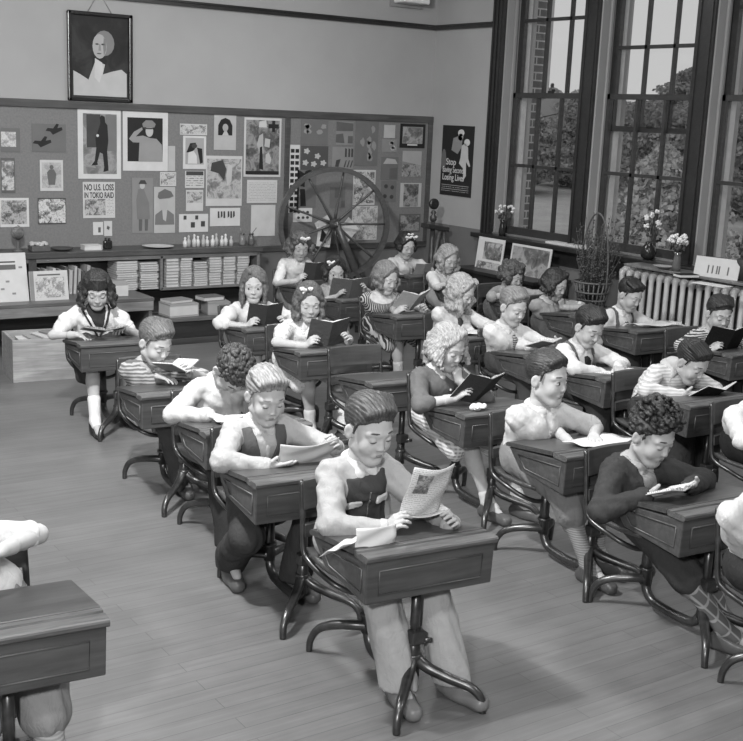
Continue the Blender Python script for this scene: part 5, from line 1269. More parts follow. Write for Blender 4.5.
p = ledge(686, 277); thin_book('sill_book', tuple(p), .10, .16, .022, M('cloth', .02), PG, 'thin dark book lying on the ledge before the long card', None, 1.3)
p = ledge(712, 285); o = MB().box((0, 0, .003), (.10, .26, .005)).build('flat_paper', W1); o.location = p; o.rotation_euler = (0, 0, .1); tag(o, 'flat white papers at the front edge of the ledge', 'paper')
p = ledge(664, 269); mb = MB(); mb.lathe([(.03, 0), (.075, .02), (.085, .028), (.07, .02), (.02, .008)], (0, 0, 0), 18); o = mb.build('dish', M('plain', .28)); o.location = p; tag(o, 'grey dish on the ledge beside the round vase', 'dish')
p = on_z(590, 247, ZW); o = MB().box((0, 0, .012), (.13, .3, .024), None, .004).build('sill_tray', M('plain', .45)); o.location = (6.96, float(p[1])-.05, ZW); tag(o, 'pale tray on the sill behind the dried plants', 'tray')
p = on_x(560, 241, 6.95); o = MB().box((0, 0, .01), (.12, .24, .02), None, .004).build('sill_box', W2); o.location = (6.95, float(p[1]), ZW); tag(o, 'flat pale box on the sill under the first window', 'box')
# pictures leaning against the wall under the first window
def lean_pic(name, label, quad, X, m, extra=None, th=.008, lean=.12):
    x0, y0, x1, y1 = quad; a = on_x(x0, (y0+y1)/2, X); b = on_x(x1, (y0+y1)/2, X); w = abs(a[1]-b[1]); zt_, zb_ = on_x((x0+x1)/2, y0, X)[2], on_x((x0+x1)/2, y1, X)[2]
    h = zt_-zb_; o = MB().box((0, 0, 0), (w, h, th)).build(name, m); c = ((a+b)/2); c[2] = (zt_+zb_)/2
    o.matrix_world = Matrix.Translation(c)@Matrix(((0, 0, -1, 0), (-1, 0, 0, 0), (0, 1, 0, 0), (0, 0, 0, 1)))@Matrix.Rotation(-lean, 4, 'X'); tag(o, label, 'picture')
    if extra: extra(o, w, h)
    return o
def pic3(o, w, h):
    inset(o, 'picture', M('image', .03, .4, 14.), -.25, .05, .44, .42, w, h, .004); inset(o, 'picture', M('image', .02, .45, 24.), -.44, -.45, .44, .0, w, h, .004)
tb = empty('reading_table', (6.72, 7.72, 0), 0, 'low dark table under the first window', 'table')
for nm, c, s in (('table_top', (0, .0, .60), (.44, 1.1, .03)), ('leg', (-.19, -.5, .29), (.04, .04, .58)), ('leg', (-.19, .5, .29), (.04, .04, .58)), ('leg', (.19, -.5, .29), (.04, .04, .58)), ('leg', (.19, .5, .29), (.04, .04, .58)), ('apron', (-.19, 0, .54), (.02, .96, .09))): MB().box(c, s, None, .004).build(nm, M('wood', .02), tb)
lean_pic('picture_page', 'tall page of pictures standing at the corner of the window table', (476, 238, 502, 286), 6.70, W1, pic3)
lean_pic('picture_sheet', 'wide landscape picture with pale edge leaning below the sill', (510, 246, 550, 282), 6.74, W2, lambda o, w, h: inset(o, 'picture', M('image', .04, .3, 11.), -.46, -.5, .46, .44, w, h, .004))
lean_pic('map_page', 'small grey printed page at the foot of the tall picture page', (478, 276, 496, 302), 6.60, W3, lambda o, w, h: inset(o, 'picture', M('image', .08, .35, 30.), -.42, -.42, .42, .42, w, h, .004))
# basket of dried plants with a tall hoop handle
bp = on_x(592, 292, 6.60); bq = empty('plant_basket', (6.60, float(bp[1]), 0), 0, 'wicker basket with tall hoop handle full of dried plants', 'basket'); zb0 = .50
stl = empty('plant_stand', (6.60, float(bp[1]), 0), 0, 'dark stool under the basket of dried plants', 'stool')
MB().box((0, 0, zb0-.02), (.34, .34, .035), None, .006).build('seat', M('wood', .03), stl)
for sx in (-1, 1):
    for sy in (-1, 1): mb = MB(); mb.tube([(sx*.12, sy*.12, zb0-.03), (sx*.14, sy*.14, 0)], .016, 8); mb.build('leg', M('wood', .03), stl)
mb = MB()
for k in range(22): a = 2*math.pi*k/22; mb.tube([(.10*math.cos(a), .10*math.sin(a), zb0), (.145*math.cos(a), .145*math.sin(a), zb0+.2)], .006, 6)
for zz, r_ in ((.01, .10), (.06, .115), (.12, .13), (.2, .147)): mb.tube([(r_*math.cos(a), r_*math.sin(a), zb0+zz) for a in np.linspace(0, 2*math.pi, 25)], .008, 6)
mb.lathe([(.10, 0), (.10, .006)], (0, 0, zb0), 20); mb.build('wicker', M('wood', .10, .6), bq)
mb = MB(); hy_ = .15
mb.tube([(0, hy_*math.cos(a)*(1+.12*math.sin(a)), zb0+.18+.56*math.sin(a)) for a in np.linspace(-.1, math.pi+.1, 30)], .0075, 7); mb.build('handle', M('wood', .09, .5), bq)
q = random.Random(6); mb = MB()
for i in range(130):
    a = q.uniform(0, 6.28); d = q.uniform(.02, .19); hz = q.uniform(.25, .62)+(.12 if i % 4 == 0 else 0); e_ = Vector((d*math.cos(a), d*math.sin(a)*1.15-.02, zb0+hz)); b0 = Vector((.04*math.cos(a), .04*math.sin(a), zb0+.04)); mb.tube([b0, b0*.4+e_*.6, e_], .0016, 4)
    for k in range(9): t_ = q.uniform(.45, 1.); pp_ = b0*(1-t_)+e_*t_; mb.ball(pp_+Vector((q.uniform(-.015, .015), q.uniform(-.015, .015), q.uniform(-.01, .01))), q.uniform(.004, .010), 5, 3)
o = mb.build('dried_plants', M('plain', .07), bq); o['kind'] = 'stuff'
# ------------------------------------------------------------------ outdoors
tg_ = NT('field'); v = tg_.co(); tg_.out(tg_.ramp(tg_.noise(v, .8, 6, .7), [(.3, .34), (.7, .5)]), .95)
struct('ground', MB().box((57, 15, -1.05), (99, 160, .1)), tg_.m)
def tree(x, y, h, w, seed, label, g):
    q = random.Random(seed); r = empty('tree', (x, y, -1.0), 0, label, 'tree', 'trees across the field'); mb = MB(); mb.tube([(0, 0, 0), (.1, .05, h*.5), (0, 0, h*.85)], [.16, .11, .03], 8)
    for k in range(7): a = k*.9; z_ = h*(.2+.08*k); mb.tube([(0, 0, z_), (w*.35*math.cos(a), w*.35*math.sin(a), z_+h*.14)], [.05, .015], 6)
    mb.build('trunk', M('plain', .05), r); N_ = 16000; P = np.zeros((N_*4, 3)); F = np.arange(N_*4).reshape(N_, 4); rs = np.random.RandomState(seed)
    t_ = rs.uniform(.02, 1, N_); rad = w*.5*np.sin(np.clip(t_*1.05, 0, 1)*math.pi)**.6*(1.1-.65*t_)*(.55+.55*rs.rand(N_)); a = rs.uniform(0, 6.28, N_)
    rad *= 1+.25*np.sin(3*a+seed)+.2*np.sin(7*t_*6+seed); C_ = np.stack([rad*np.cos(a), rad*np.sin(a), t_*h], 1); sz = rs.uniform(.02, .045, N_)*max(1., w/2.6)
    A = rs.normal(size=(N_, 3)); A /= np.linalg.norm(A, axis=1)[:, None]; B = np.cross(A, rs.normal(size=(N_, 3))); B /= np.linalg.norm(B, axis=1)[:, None]
    for k, (su, sv) in enumerate(((-1, -.6), (1, -.6), (1, .6), (-1, .6))): P[k::4] = C_+(A*su+B*sv)*sz[:, None]
    link('foliage', mesh_from('foliage', P, F, M('cloth', g), False), r)
TR = [('bushy tree seen through the left part of the first window', 14.5, 16.9, 3.45, 3.0, 0.40), ('dark shrub seen in the right part of the first window', 17.5, 18.0, 3.3, 3.0, 0.34), ('wide dark shrub behind the board between first and second window', 19.5, 18.4, 3.6, 3.0, 0.40), ('pale leafy young tree in the middle of the second window', 11.5, 10.4, 2.85, 2.2, 0.60), ('tall tree rising over the others at the left of the second window', 24, 24.4, 4.3, 3.4, 0.44), ('round dark tree at the right of the second window', 17, 14.3, 3.7, 2.9, 0.34), ('tall tree over the right of the second window', 28, 24.4, 4.9, 3.8, 0.44), ('dark tree behind the pale young tree', 20, 17.9, 3.6, 3.4, 0.36), ('dark shrub filling the third window', 15, 11.6, 3.4, 2.9, 0.34), ('tall tree standing in the third window', 24, 19.0, 4.8, 4.0, 0.40), ('shrub at the right of the third window', 13, 8.9, 3.2, 2.4, 0.40), ('shrub seen low beside the brick outside', 18, 21.3, 3.5, 3.0, 0.40), ('far tree beyond the middle of the first window', 27, 29.5, 4.2, 4.0, 0.48), ('far tree beyond the wide dark shrub', 31, 31.0, 4.4, 4.6, 0.48), ('far tree between the two tall trees of the second window', 32, 28.2, 4.2, 4.4, 0.48), ('far tree behind the tall tree of the third window', 34, 25.5, 4.6, 4.6, 0.48)]
for i, (lb, x, y, h, w, g) in enumerate(TR):
    k = 1. if 'young' in lb else 2.3
    tree(x*k, y*k, 2.9+(h-2.9)*k, w*(1. if k == 1 else 2.), 20+i, lb, g)
q = random.Random(9); V = []; F = []; n = 60     # wooded rise closing the field
for i in range(n+1):
    a = .15+1.1*i/n; rr_ = 88+q.uniform(-2, 2); hgt = 4.6+.5*math.sin(i*.9)+.35*math.sin(i*2.3)+q.uniform(-.2, .2)
    for k, (dr, z) in enumerate(((0, -1), (.6, hgt*.5-1), (2.5, hgt-1.2), (5, hgt-1.0), (9, -1))): V.append(((rr_+dr)*math.cos(a), (rr_+dr)*math.sin(a), z+q.uniform(-.12, .12)*(z > -1)))
for i in range(n):
    for k in range(4): F.append((i*5+k, i*5+k+1, i*5+5+k+1, i*5+5+k))
mb = MB(); mb.add(V, F, True); struct('hills', mb, M('cloth', .34))
# ------------------------------------------------------------------ rows of desks (x, y of the front feet, skew, height)
DESKS = [
 ('A1', 2.807, 6.85, 5, .556, 'school desk of the girl in the sailor dress, rearmost in the leftmost row'),
 ('A2', 2.586, 5.36, 5, .574, 'school desk of the boy in the wavy striped shirt'),
 ('A3', 2.545, 4.52, 5, .590, 'school desk under the boy with bowed curly head'),
 ('A4', 2.41, 3.79, 5, .582, 'school desk of the fair boy in the dark knitted vest'),
 ('A5', 2.381, 2.94, 5, .57, 'front school desk with folded paper, boy in two-tone jacket'),
 ('B2', 3.99, 6.85, 4, .571, 'school desk of the long haired girl looking up'),
 ('B3', 3.92, 6.0, 4, .577, 'school desk of the girl with bow and patterned white dress'),
 ('B4', 3.90, 5.16, 4, .56, 'empty school desk behind the blonde girl in plaid skirt'),
 ('B5', 3.95, 4.38, 4, .557, 'school desk with crumpled paper of the blonde curly girl'),
 ('B6', 3.79, 3.46, 4, .600, 'school desk of the boy in short sleeves looking aside'),
 ('B7', 3.757, 2.75, 4, .559, 'school desk of the curly haired boy in dark cardigan'),
 ('B8', 3.66, 1.93, 4, .56, 'school desk cut by the right edge, in front of the cardigan boy'),
 ('C1', 5.40, 8.52, 3, .57, 'school desk of the fluffy haired girl before the spinning wheel'),
 ('C2', 5.33, 7.75, 3, .57, 'school desk of the dark haired girl behind the big grey book'),
 ('C3', 5.29, 6.9, 3, .573, 'school desk of the girl in the striped dress'),
 ('C4', 5.27, 6.0, 3, .575, 'school desk of the girl with the long fair ringlets'),
 ('C5', 5.25, 5.33, 3, .575, 'school desk of the fair boy in white shirt and tie'),
 ('C6', 5.20, 4.62, 3, .582, 'school desk of the black haired boy in suspenders, centre row'),
 ('C7', 5.105, 3.90, 3, .594, 'school desk of the boy hunched over a black book'),
 ('C8', 5.05, 3.12, 3, .58, 'school desk at the right edge, before the hunched boy'),
 ('D1', 6.72, 8.72, 2, .58, 'school desk of the girl with flowers in her hair'),
 ('D2', 6.72, 7.95, 2, .58, 'school desk of the fair wavy haired girl in the pale dress'),
 ('D3', 6.70, 7.12, 2, .58, 'school desk of the girl resting her face on a hand'),
 ('D4', 6.68, 6.42, 2, .58, 'school desk of the dark haired girl, chin in hand'),
 ('D5', 6.58, 5.68, 2, .590, 'school desk of the boy in suspenders nearest the radiator'),
 ('D6', 6.58, 4.82, 2, .58, 'school desk of the boy behind the large black book'),
 ('Z1', .885, 2.9, 5, .589, 'school desk at the left edge over dark knickerbockers')]
for k, x, y, a, z, lb in DESKS: unit(k, x, y, a, z, lb)
CL = lambda g: ('cloth', g)
def kid(key, **sp): return person(UNITS[key], sp)
WHT = .62
# --- row A
kid('A1', label='girl with dark shoulder length hair in a white sailor dress', px=(97, 289), far=0, hy=-14, hp=30, hair=('long', .022, dict(bangs=.012, len=.115, wave=.011, rad=.019, flare=.022)), seed=1,
    top=dict(mat=CL(.72), sleeve=.36, puff=1, extra=[('sailor',), ('cuffs', .72)], name='blouse'), bottom=('skirt', CL(.04)), R=('flat@', 77, 335, .40), L=('flat@', 122, 327, .36), skin=.5,
    leg={-1: (-.10, .16, 0, -.04, -.1), 1: (.09, .28, 0)}, sock=(.80, CL(.75)), shoe=(.015, 1))
book(UNITS['A1'], at(UNITS['A1'], 104, 336, .30)[:2]+(.556+.035,), 14, -6, .125, .085, 10, .22, .30, 'grey open book lying before the girl in the sailor dress', 1)
kid('A2', label='boy with brown hair in a wavy striped knit shirt', px=(155, 341), hy=24, hp=30, hair=('short', .09, dict(part=-.035, quiff=.008)), seed=2,
    top=dict(mat=('stripe', .12, .34, (17., 'Z', .5, 1.6)), sleeve=.52, extra=[('collar', .38, .9)]), bare=1, bottom=('trousers', CL(.06)), R=('flat@', 158, 376, .42), L=('hold@', 190, 374, .33), skin=.48, leg={-1: (.05, .30, 0), 1: (.17, .3, 0)})
book(UNITS['A2'], at(UNITS['A2'], 176, 376, .34)[:2]+(.574+.055,), 8, 18, .095, .08, 30, .25, .66, 'white paged open book held up by the striped shirt boy', 0)
kid('A3', label='curly headed boy bent low over his desk in white shirt', px=(232, 370), yh=.44, hy=10, hp=76, nk=58, hair=('curlyboy', .035, dict(curl=.0105, n=360)), seed=5,
    top=dict(mat=CL(.52), extra=[('collar', .56, .8), ('cuffs', .54)]), bottom=('trousers', CL(.035)), R=('flat', -.14, .34, .012), L=('flat', .10, .30, .012), leg={-1: (-.10, .14, 0), 1: (.08, .3, 0)}, shoe=(.10,))
sheet(UNITS['A3'], (-.03, .27, .590+.004), 5, 0, .22, .17, 'white sheet under the bowed curly haired boy', .62, .004)
kid('A4', label='fair wavy haired boy in light shirt and dark V-neck vest', px=(266, 394), hy=0, hp=24, hair=('short', .20, dict(part=.03, quiff=.016, freq=30.)), seed=6,
    top=dict(mat=CL(.40), extra=[('collar', .56, .9), ('panel', CL(.48), -.009, .009, -.34, -.05, 'placket', .005), ('vest', CL(.085), .24, .058), ('cuffs', .40)], t=.011), bottom=('trousers', CL(.045)), R=('grip@', 268, 467, .33, ), L=('hold@', 336, 448, .30), leg={-1: (-.11, .58, .03, -.02), 1: (.06, .36, 0)}, shoe=(.09,))
sheet(UNITS['A4'], at(UNITS['A4'], 309, 454, .29)[:2]+(at(UNITS['A4'], 309, 454, .29)[2]+.582,), 52, -8, .235, .135, 'white sheet tilted up in the vest boy\'s hands', .70, .018, roll=-6)
kid('A5', label='neatly combed boy in pale jacket with dark zipped front', px=(369, 427), hy=6, hp=20, hair=('short', .045, dict(part=-.03, quiff=.010, freq=40.)), seed=7, hs=1.05,
    top=dict(mat=CL(.40), name='jacket', t=.012, extra=[('collar', .66, 1.15), ('panel', CL(.055), -.082, .082, -.36, -.022, 'jacket_front', .004), ('panel', ('metal', .5), -.0035, .0035, -.35, -.06, 'zipper', .0065), ('pockets', .60, -.120), ('cuffs', .5)]),
    bottom=('trousers', CL(.40)), R=('hold@', 386, 530, .31), L=('hold@', 452, 526, .25), leg={-1: (-.06, .17, 0, .01), 1: (.135, .13, 0, .0, .2)}, shoe=(.17,))
u5 = UNITS['A5']; c5 = at(u5, 427, 494, .27)
sheet(u5, (c5[0], .27, c5[2]+.57), 62, -4, .150, .24, 'printed newspaper page held by the boy in the zipped jacket', .66, .016, 'newspaper', M('print', .66, .40, (.008, .004)), roll=0, pic=(.05, .05, .75, .8, -1), cat='newspaper')
sheet(u5, at(u5, 420, 523, .30)[:2]+(.57+.03,), 22, -6, .19, .10, 'lower folded leaf of newspaper under the held page', .64, .012, 'newspaper', roll=-10, cat='newspaper')
c = at(u5, 376, 541, .185); sheet(u5, (c[0], .185, c[2]+.57), 84, -4, .14, .098, 'white folded paper standing on the front desk corner', .72, .004, 'folded_paper')
c = at(u5, 341, 546, .22); sheet(u5, (c[0], .22, c[2]+.57), 30, 35, .13, .10, 'pale leaf of folded paper hanging over the desk edge', .6, .006, 'folded_paper')
# --- row B
kid('B2', label='girl with long straight brown hair looking toward the camera', px=(254, 284), far=1, hy=-26, hp=14, eyes=1, gaze=-.3, hair=('long', .11, dict(len=.15, wave=.003, rad=.017, part=-.03)), seed=8, skin=.52,
    top=dict(mat=CL(.66), sleeve=.6, puff=1, name='blouse', extra=[('collar', .7, .8)]), bare=1, bottom=('skirt', CL(.3)), R=('hold@', 247, 327, .33), L=('hold@', 284, 325, .29))
def upright(key, px, py, yl, hw, hh, label, cover, til=66, yaw=-8, opn=16, pics=0, page=.6, roll=0):
    U = UNITS[key]; c = at(U, px, py, yl); return book(U, (c[0], c[1], c[2]+U['z']), til, yaw, hw, hh, opn, cover, page, label, pics, roll=roll)
upright('B2', 266, 317, .29, .115, .085, 'dark book held upright by the long straight haired girl', .045)
kid('B3', label='girl with white bow and short-sleeved patterned white dress', px=(309, 301), far=1, hy=-16, hp=20, hair=('long', .085, dict(len=.12, wave=.008, rad=.018, part=-.025, endcurl=.004)), seed=9, bows=[((-.035, -.055, .103), .028)], skin=.5,
    top=dict(mat=('dots', .66, .42, 60.), sleeve=.34, puff=1, name='blouse', extra=[('collar', .7, .9), ('cuffs', .66)]), bare=1, bottom=('skirt', ('dots', .62, .42, 60.)), R=('hold@', 306, 346, .30), L=('hold@', 348, 342, .26), leg={-1: (-.07, .26, 0), 1: (.10, .16, 0)}, sock=(.85, CL(.7)))
upright('B3', 330, 335, .27, .125, .09, 'grey brown book held upright by the girl in patterned dress', .075, 62, -8, 20)
kid('B5', label='blonde curly girl in grey cardigan and plaid skirt', px=(448, 346), hy=12, hp=24, hair=('long', .27, dict(len=.085, wave=.006, flare=.026, rad=.018, part=.02, ends=.0115, locks=19)), seed=10, skin=.52,
    top=dict(mat=CL(.13), name='cardigan', sleeve=.62, extra=[('collar', .6, .9), ('buttons', .7, 3), ('cuffs', .13)]), bare=1, bottom=('skirt', ('plaid', .30, .80, 16.)), R=('hold@', 455, 398, .35), L=('chin',), leg={-1: (-.02, .15, 0, .0, .05), 1: (.12, .10, 0, .02, .25)}, sock=(.93, CL(.6)), shoe=(.09,))
upright('B5', 482, 391, .30, .14, .085, 'dark picture book held open by the blonde curly girl', .06, 52, 10, 16, 0, .55, roll=8)
s = SDF(); q = random.Random(3)
for i in range(12): s.el((q.uniform(-.03, .03), q.uniform(-.02, .02), q.uniform(.006, .024)), (.016*q.uniform(.5, 1.3), .013, .011*q.uniform(.5, 1.4)), .002)
c = at(UNITS['B5'], 479, 409, .16); V, Q = s.mesh(.003); o = link('crumpled_paper', mesh_from('crumpled_paper', V, Q, M('paper', .72), False)); o.location = tuple(local(UNITS['B5'], c[0], c[1], .557)); tag(o, 'crumpled white paper on the blonde girl\'s desk', 'paper')
kid('B6', label='dark haired boy in short-sleeved pale shirt looking aside', px=(547, 377), hy=18, hp=8, eyes=1, gaze=.6, hair=('short', .028, dict(part=-.03, quiff=.010)), seed=11, skin=.50, hs=1.05,
    top=dict(mat=CL(.60), sleeve=.44, t=.013, vneck=.07, extra=[('collar', .66, 1.3), ('panel', CL(.66), -.010, .010, -.34, -.06, 'placket', .005), ('panel', CL(.64), -.075, -.025, -.19, -.13, 'chest_pocket', .004), ('buttons', .2, 3), ('cuffs', .64)]), bare=1, bottom=('knickers', CL(.20)), R=('flat@', 570, 443, .34), L=('flat@', 594, 436, .30), leg={-1: (-.02, .14, 0, .0, .05), 1: (.12, .24, 0)}, sock=(.62, ('rib', .24)), shoe=(.07,))
c = at(UNITS['B6'], 598, 441, .22); sheet(UNITS['B6'], (c[0], .22, .600+.006), 4, 8, .26, .17, 'white paper on the desk of the boy in short sleeves', .62, .010)
kid('B7', label='boy with tall curly dark hair in dark cardigan and checked shirt', px=(652, 434), hy=8, hp=26, yh=.47, hair=('curlyboy', .018, dict(curl=.010, n=330, top=.032, front=.060)), seed=12, skin=.46, hs=1.05,
    top=dict(mat=('plaid', .40, .13, 70.), extra=[('collar', .40, 1.1), ('cardigan', CL(.045), .035, .052)]), bottom=('knickers', CL(.05)), R=('grip@', 646, 495, .34), L=('grip@', 690, 486, .30), leg={-1: (-.05, .05, 0, .06, .5), 1: (.13, .2, 0)}, sock=(.62, ('argyle', .10, .26)), shoe=(.09, 1))
upright('B7', 672, 493, .27, .075, .055, 'small pale booklet in the hands of the cardigan boy', .5, 24, 10, 12, 0, .66)
kid('B8', label='child in white shirt cut by the right edge, lower one', px=(778, 470), hy=0, hp=25, hair=('short', .05, {}), seed=13, far=1, top=dict(mat=CL(.66)), bottom=('trousers', CL(.04)))
# --- row C
kid('C1', label='girl with fluffy hair and white bow before the spinning wheel', px=(300, 245), far=2, hy=-12, hp=28, hair=('curly', .075, dict(len=.055, curl=.013, n=130, flare=.025, wave=.01, rad=.018, ends=.015)), seed=14, bows=[((.012, -.065, .100), .030)], skin=.5,
    top=dict(mat=CL(.72), sleeve=.45, name='blouse', extra=[('collar', .78, .9)]), bare=1, bottom=('skirt', CL(.25)), R=('hold@', 297, 281, .33), L=('hold@', 326, 276, .29))
upright('C1', 315, 273, .27, .09, .085, 'small dark book held by the fluffy haired girl', .05, 70, -5, 14)
kid('C2', label='dark haired girl with white bow behind a big grey book', px=(335, 271), far=2, hy=-16, hp=16, eyes=1, hair=('long', .020, dict(len=.09, wave=.01, rad=.02, part=.0)), seed=15, bows=[((-.045, -.045, .085), .026)], skin=.45,
    top=dict(mat=CL(.42), sleeve=.45, puff=1, name='blouse', extra=[('collar', .5, .8)]), bare=1, bottom=('skirt', CL(.2)), R=('hold@', 336, 296, .34), L=('hold@', 364, 290, .30))
upright('C2', 350, 292, .28, .15, .105, 'big grey book held open by the dark haired girl', .10, 66, -8, 14)
kid('C3', label='girl in a dark striped dress with white collar', px=(386, 277), far=1, hy=10, hp=22, hair=('long', .13, dict(len=.10, wave=.012, rad=.02, part=.0)), seed=16, skin=.52,
    top=dict(mat=('stripe', .03, .42, (26., 'X', .55, .3)), sleeve=.36, puff=1, name='dress_top', extra=[('bigcollar', .66), ('cuffs', .66)]), bare=1, bottom=('skirt', ('stripe', .03, .42, (26., 'X', .55, .4))), R=('hold@', 396, 313, .35), L=('hold@', 425, 312, .30), leg={-1: (-.06, .3, 0), 1: (.11, .2, 0)}, sock=(.8, CL(.6)))
upright('C3', 414, 303, .27, .125, .085, 'white picture book held open by the girl in striped dress', .5, 46, 4, 22, 3, .66)
kid('C4', label='girl with long fair ringlets and a clip, writing', px=(461, 291), far=1, hy=26, hp=28, hair=('long', .26, dict(len=.15, wave=.014, rad=.019, part=-.02, endcurl=.006)), seed=17, bows=[((-.065, -.03, .06), .016)], skin=.5,
    top=dict(mat=CL(.60), sleeve=1., name='blouse', extra=[('tie', CL(.05))]), bottom=('skirt', CL(.12)), R=('flat@', 471, 331, .36), L=('flat@', 487, 328, .30))
c = at(UNITS['C4'], 472, 332, .26); sheet(UNITS['C4'], (c[0], .26, .575+.006), 5, 0, .26, .18, 'white writing paper before the girl with ringlets', .66, .006)
kid('C5', label='fair boy in white shirt and patterned tie', px=(513, 306), far=1, hy=6, hp=22, hair=('short', .15, dict(part=-.04, quiff=.012, freq=36.)), seed=18, skin=.5,
    top=dict(mat=CL(.64), extra=[('collar', .66, 1.), ('tie', ('stripe', .06, .32, (22., 'Z', .5, .6)))]), bottom=('trousers', CL(.06)), R=('grip@', 532, 347, .34), L=('grip@', 552, 343, .28))
upright('C5', 544, 345, .25, .09, .07, 'pale pamphlet in the hands of the fair boy with tie', .4, 22, 10, 12, 0, .6)
kid('C6', label='black haired boy in white shirt, dark tie and suspenders, centre', px=(589, 326), far=0, hy=2, hp=30, hair=('short', .012, dict(part=-.03, quiff=.016)), seed=19, skin=.47,
    top=dict(mat=CL(.64), extra=[('collar', .66, 1.), ('tie', CL(.02)), ('suspenders', CL(.10))]), bottom=('trousers', CL(.04)), R=('flat@', 602, 373, .35), L=('flat@', 618, 367, .30))
upright('C6', 622, 374, .24, .125, .09, 'open white book lying flat before the suspenders boy', .3, 8, 6, 6, 0, .68)
kid('C7', label='dark haired boy hunched forward in a pale striped shirt', px=(692, 361), far=0, hy=6, hp=34, yh=.43, nk=66, hair=('short', .014, dict(part=.035, quiff=.012)), seed=20, skin=.44,
    top=dict(mat=('stripe', .38, .54, (20., 'Z', .5, .8)), extra=[('collar', .46, 1.)]), bottom=('trousers', CL(.04)), R=('grip@', 682, 395, .36), L=('flat@', 716, 394, .34))
upright('C7', 712, 397, .27, .12, .09, 'black covered open book under the hunched boy', .018, 34, 6, 16, 0, .62)
kid('C8', label='child in white shirt cut by the right edge, upper one', px=(766, 384), far=1, hy=0, hp=25, hair=('short', .05, {}), seed=21, top=dict(mat=CL(.66)), bottom=('trousers', CL(.02)), R=('flat', -.15, .40, .02))
# --- row D
kid('D1', label='girl with white flowers in dark hair and puffed white blouse', px=(406, 245), far=2, hy=-4, hp=22, hair=('long', .018, dict(len=.06, wave=.008, rad=.019, part=.0)), seed=22, bows=[((-.025, -.055, .10), .026), ((.025, -.055, .102), .026), ((0, -.03, .115), .022)], skin=.5,
    top=dict(mat=CL(.66), sleeve=.4, puff=1, name='blouse', extra=[('collar', .68, .8)]), bare=1, bottom=('skirt', CL(.3)), R=('hold@', 411, 281, .34), L=('hold@', 432, 280, .29))
upright('D1', 423, 273, .27, .085, .085, 'grey book with dark picture held by the flower haired girl', .22, 70, 0, 10, 0)
kid('D2', label='fair wavy haired girl in a pale dress before the dark dado', px=(448, 258), far=2, hy=0, hp=24, hair=('long', .22, dict(len=.115, wave=.014, rad=.019, part=.02)), seed=23, skin=.52,
    top=dict(mat=CL(.66), sleeve=.4, name='blouse', extra=[('collar', .72, .9)]), bare=1, bottom=('skirt', CL(.4)), R=('flat', -.10, .36, .012), L=('flat', .10, .36, .012))
kid('D3', label='wavy haired girl in a grey dress, cheek on her hand', px=(512, 275), far=1, hy=14, hp=24, hair=('curly', .055, dict(len=.07, curl=.014, n=130, wave=.012, flare=.01, rad=.018)), seed=24, skin=.46,
    top=dict(mat=CL(.27), sleeve=.5, name='blouse', extra=[('cuffs', .3)]), bare=1, bottom=('skirt', CL(.1)), R=('flat', -.10, .36, .012), L=('face',))
kid('D4', label='dark haired girl with chin on her hand, short grey sleeves', px=(555, 284), far=1, hy=16, hp=22, hair=('long', .018, dict(len=.08, wave=.010, rad=.019, part=.02, flare=.02)), seed=25, skin=.44,
    top=dict(mat=CL(.32), sleeve=.44, name='blouse', extra=[('cuffs', .62), ('collar', .5, .8)]), bare=1, bottom=('skirt', CL(.1)), R=('flat', .03, .36, .012), L=('chin',))
kid('D5', label='dark haired boy in white shirt, suspenders and tie by the radiator', px=(630, 294), far=1, hy=8, hp=28, hair=('short', .014, dict(part=.03, quiff=.016)), seed=26, skin=.45,
    top=dict(mat=CL(.60), extra=[('collar', .62, 1.), ('tie', ('stripe', .02, .4, (24., 'Z', .6, 1.5))), ('suspenders', CL(.08))]), bottom=('trousers', CL(.03)), R=('grip@', 619, 330, .46), L=('edge@', 678, 325, .30))
c = at(UNITS['D5'], 652, 329, .26); sheet(UNITS['D5'], (c[0], .26, .590+.008), 5, 4, .34, .2, 'white paper spread before the boy by the radiator', .62, .012)
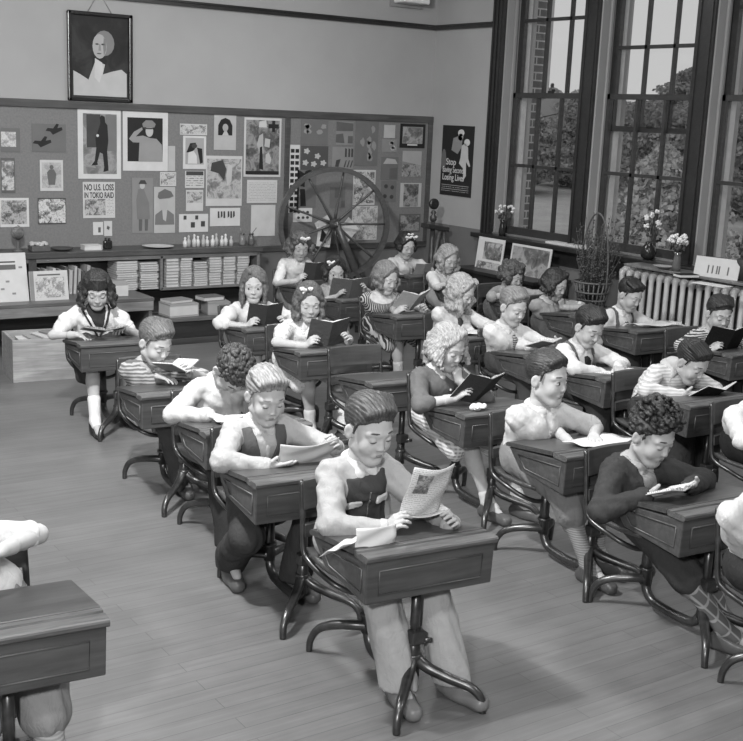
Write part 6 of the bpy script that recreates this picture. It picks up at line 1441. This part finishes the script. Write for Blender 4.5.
kid('D6', label='boy with smooth dark hair reading a large black book', px=(719, 313), far=0, hy=-18, hp=22, hair=('short', .02, dict(part=-.03, quiff=.006)), seed=27, skin=.45,
    top=dict(mat=('stripe', .05, .48, (24., 'Z', .5, 1.)), extra=[('collar', .4, .9)]), bottom=('trousers', CL(.03)), R=('hold@', 709, 351, .34), L=('hold@', 746, 352, .29))
upright('D6', 728, 345, .28, .15, .115, 'large black book held upright by the boy near the radiator', .014, 60, -10, 20)
# --- left edge
kid('Z1', label='child at the left edge in short white sleeves and knickerbockers', px=(-66, 492), far=0, hy=0, hp=20, hair=('short', .05, {}), seed=28, dx=.0, top=dict(mat=CL(.66), sleeve=.42), bare=1, bottom=('knickers', CL(.22)), L=('free@', -10, 556, .44, (-.8, -.5, .0), (0, 0, -1.), (.3, .6, .5), (1., .5, -.25)), E={'L': (38, 534, .60)}, R=('flat', -.1, .36, .01), leg={-1: (-.055, .12, 0), 1: (.12, .10, 0)}, sock=(.62, ('rib', .28)), shoe=(.08,))
# ------------------------------------------------------------------ light: press flash bulbs, added ceiling fill and the grey day outside
w = bpy.data.worlds.new('sky'); SC.world = w; w.use_nodes = True; bg = w.node_tree.nodes['Background']; bg.inputs[0].default_value = G(.56); bg.inputs[1].default_value = 1.
def area(name, loc, to, e, size, shape='DISK'):
    l = bpy.data.lights.new(name, 'AREA'); l.energy = e; l.size = size; l.shape = shape; o = bpy.data.objects.new(name, l); COL.objects.link(o); o.location = loc
    o.rotation_euler = (Vector(to)-Vector(loc)).to_track_quat('-Z', 'Y').to_euler(); return o
area('flash_bulb', (-.75, -.1, 2.45), (3.0, 4.0, .6), 118, .25)
area('flash_bulb', (1.0, 3.6, 3.3), (4.6, 7.6, .7), 170, .22)
for x in (1.2, 4.8):
    for y in (.8, 4.0, 7.2): area('ceiling_fill', (x, y, 3.45), (x, y, 0), 39, .45)  # unseen area lights added under the ceiling as even fill
SC.view_settings.view_transform = 'Standard'; SC.view_settings.look = 'None'; SC.view_settings.exposure = .25; SC.view_settings.gamma = 1.
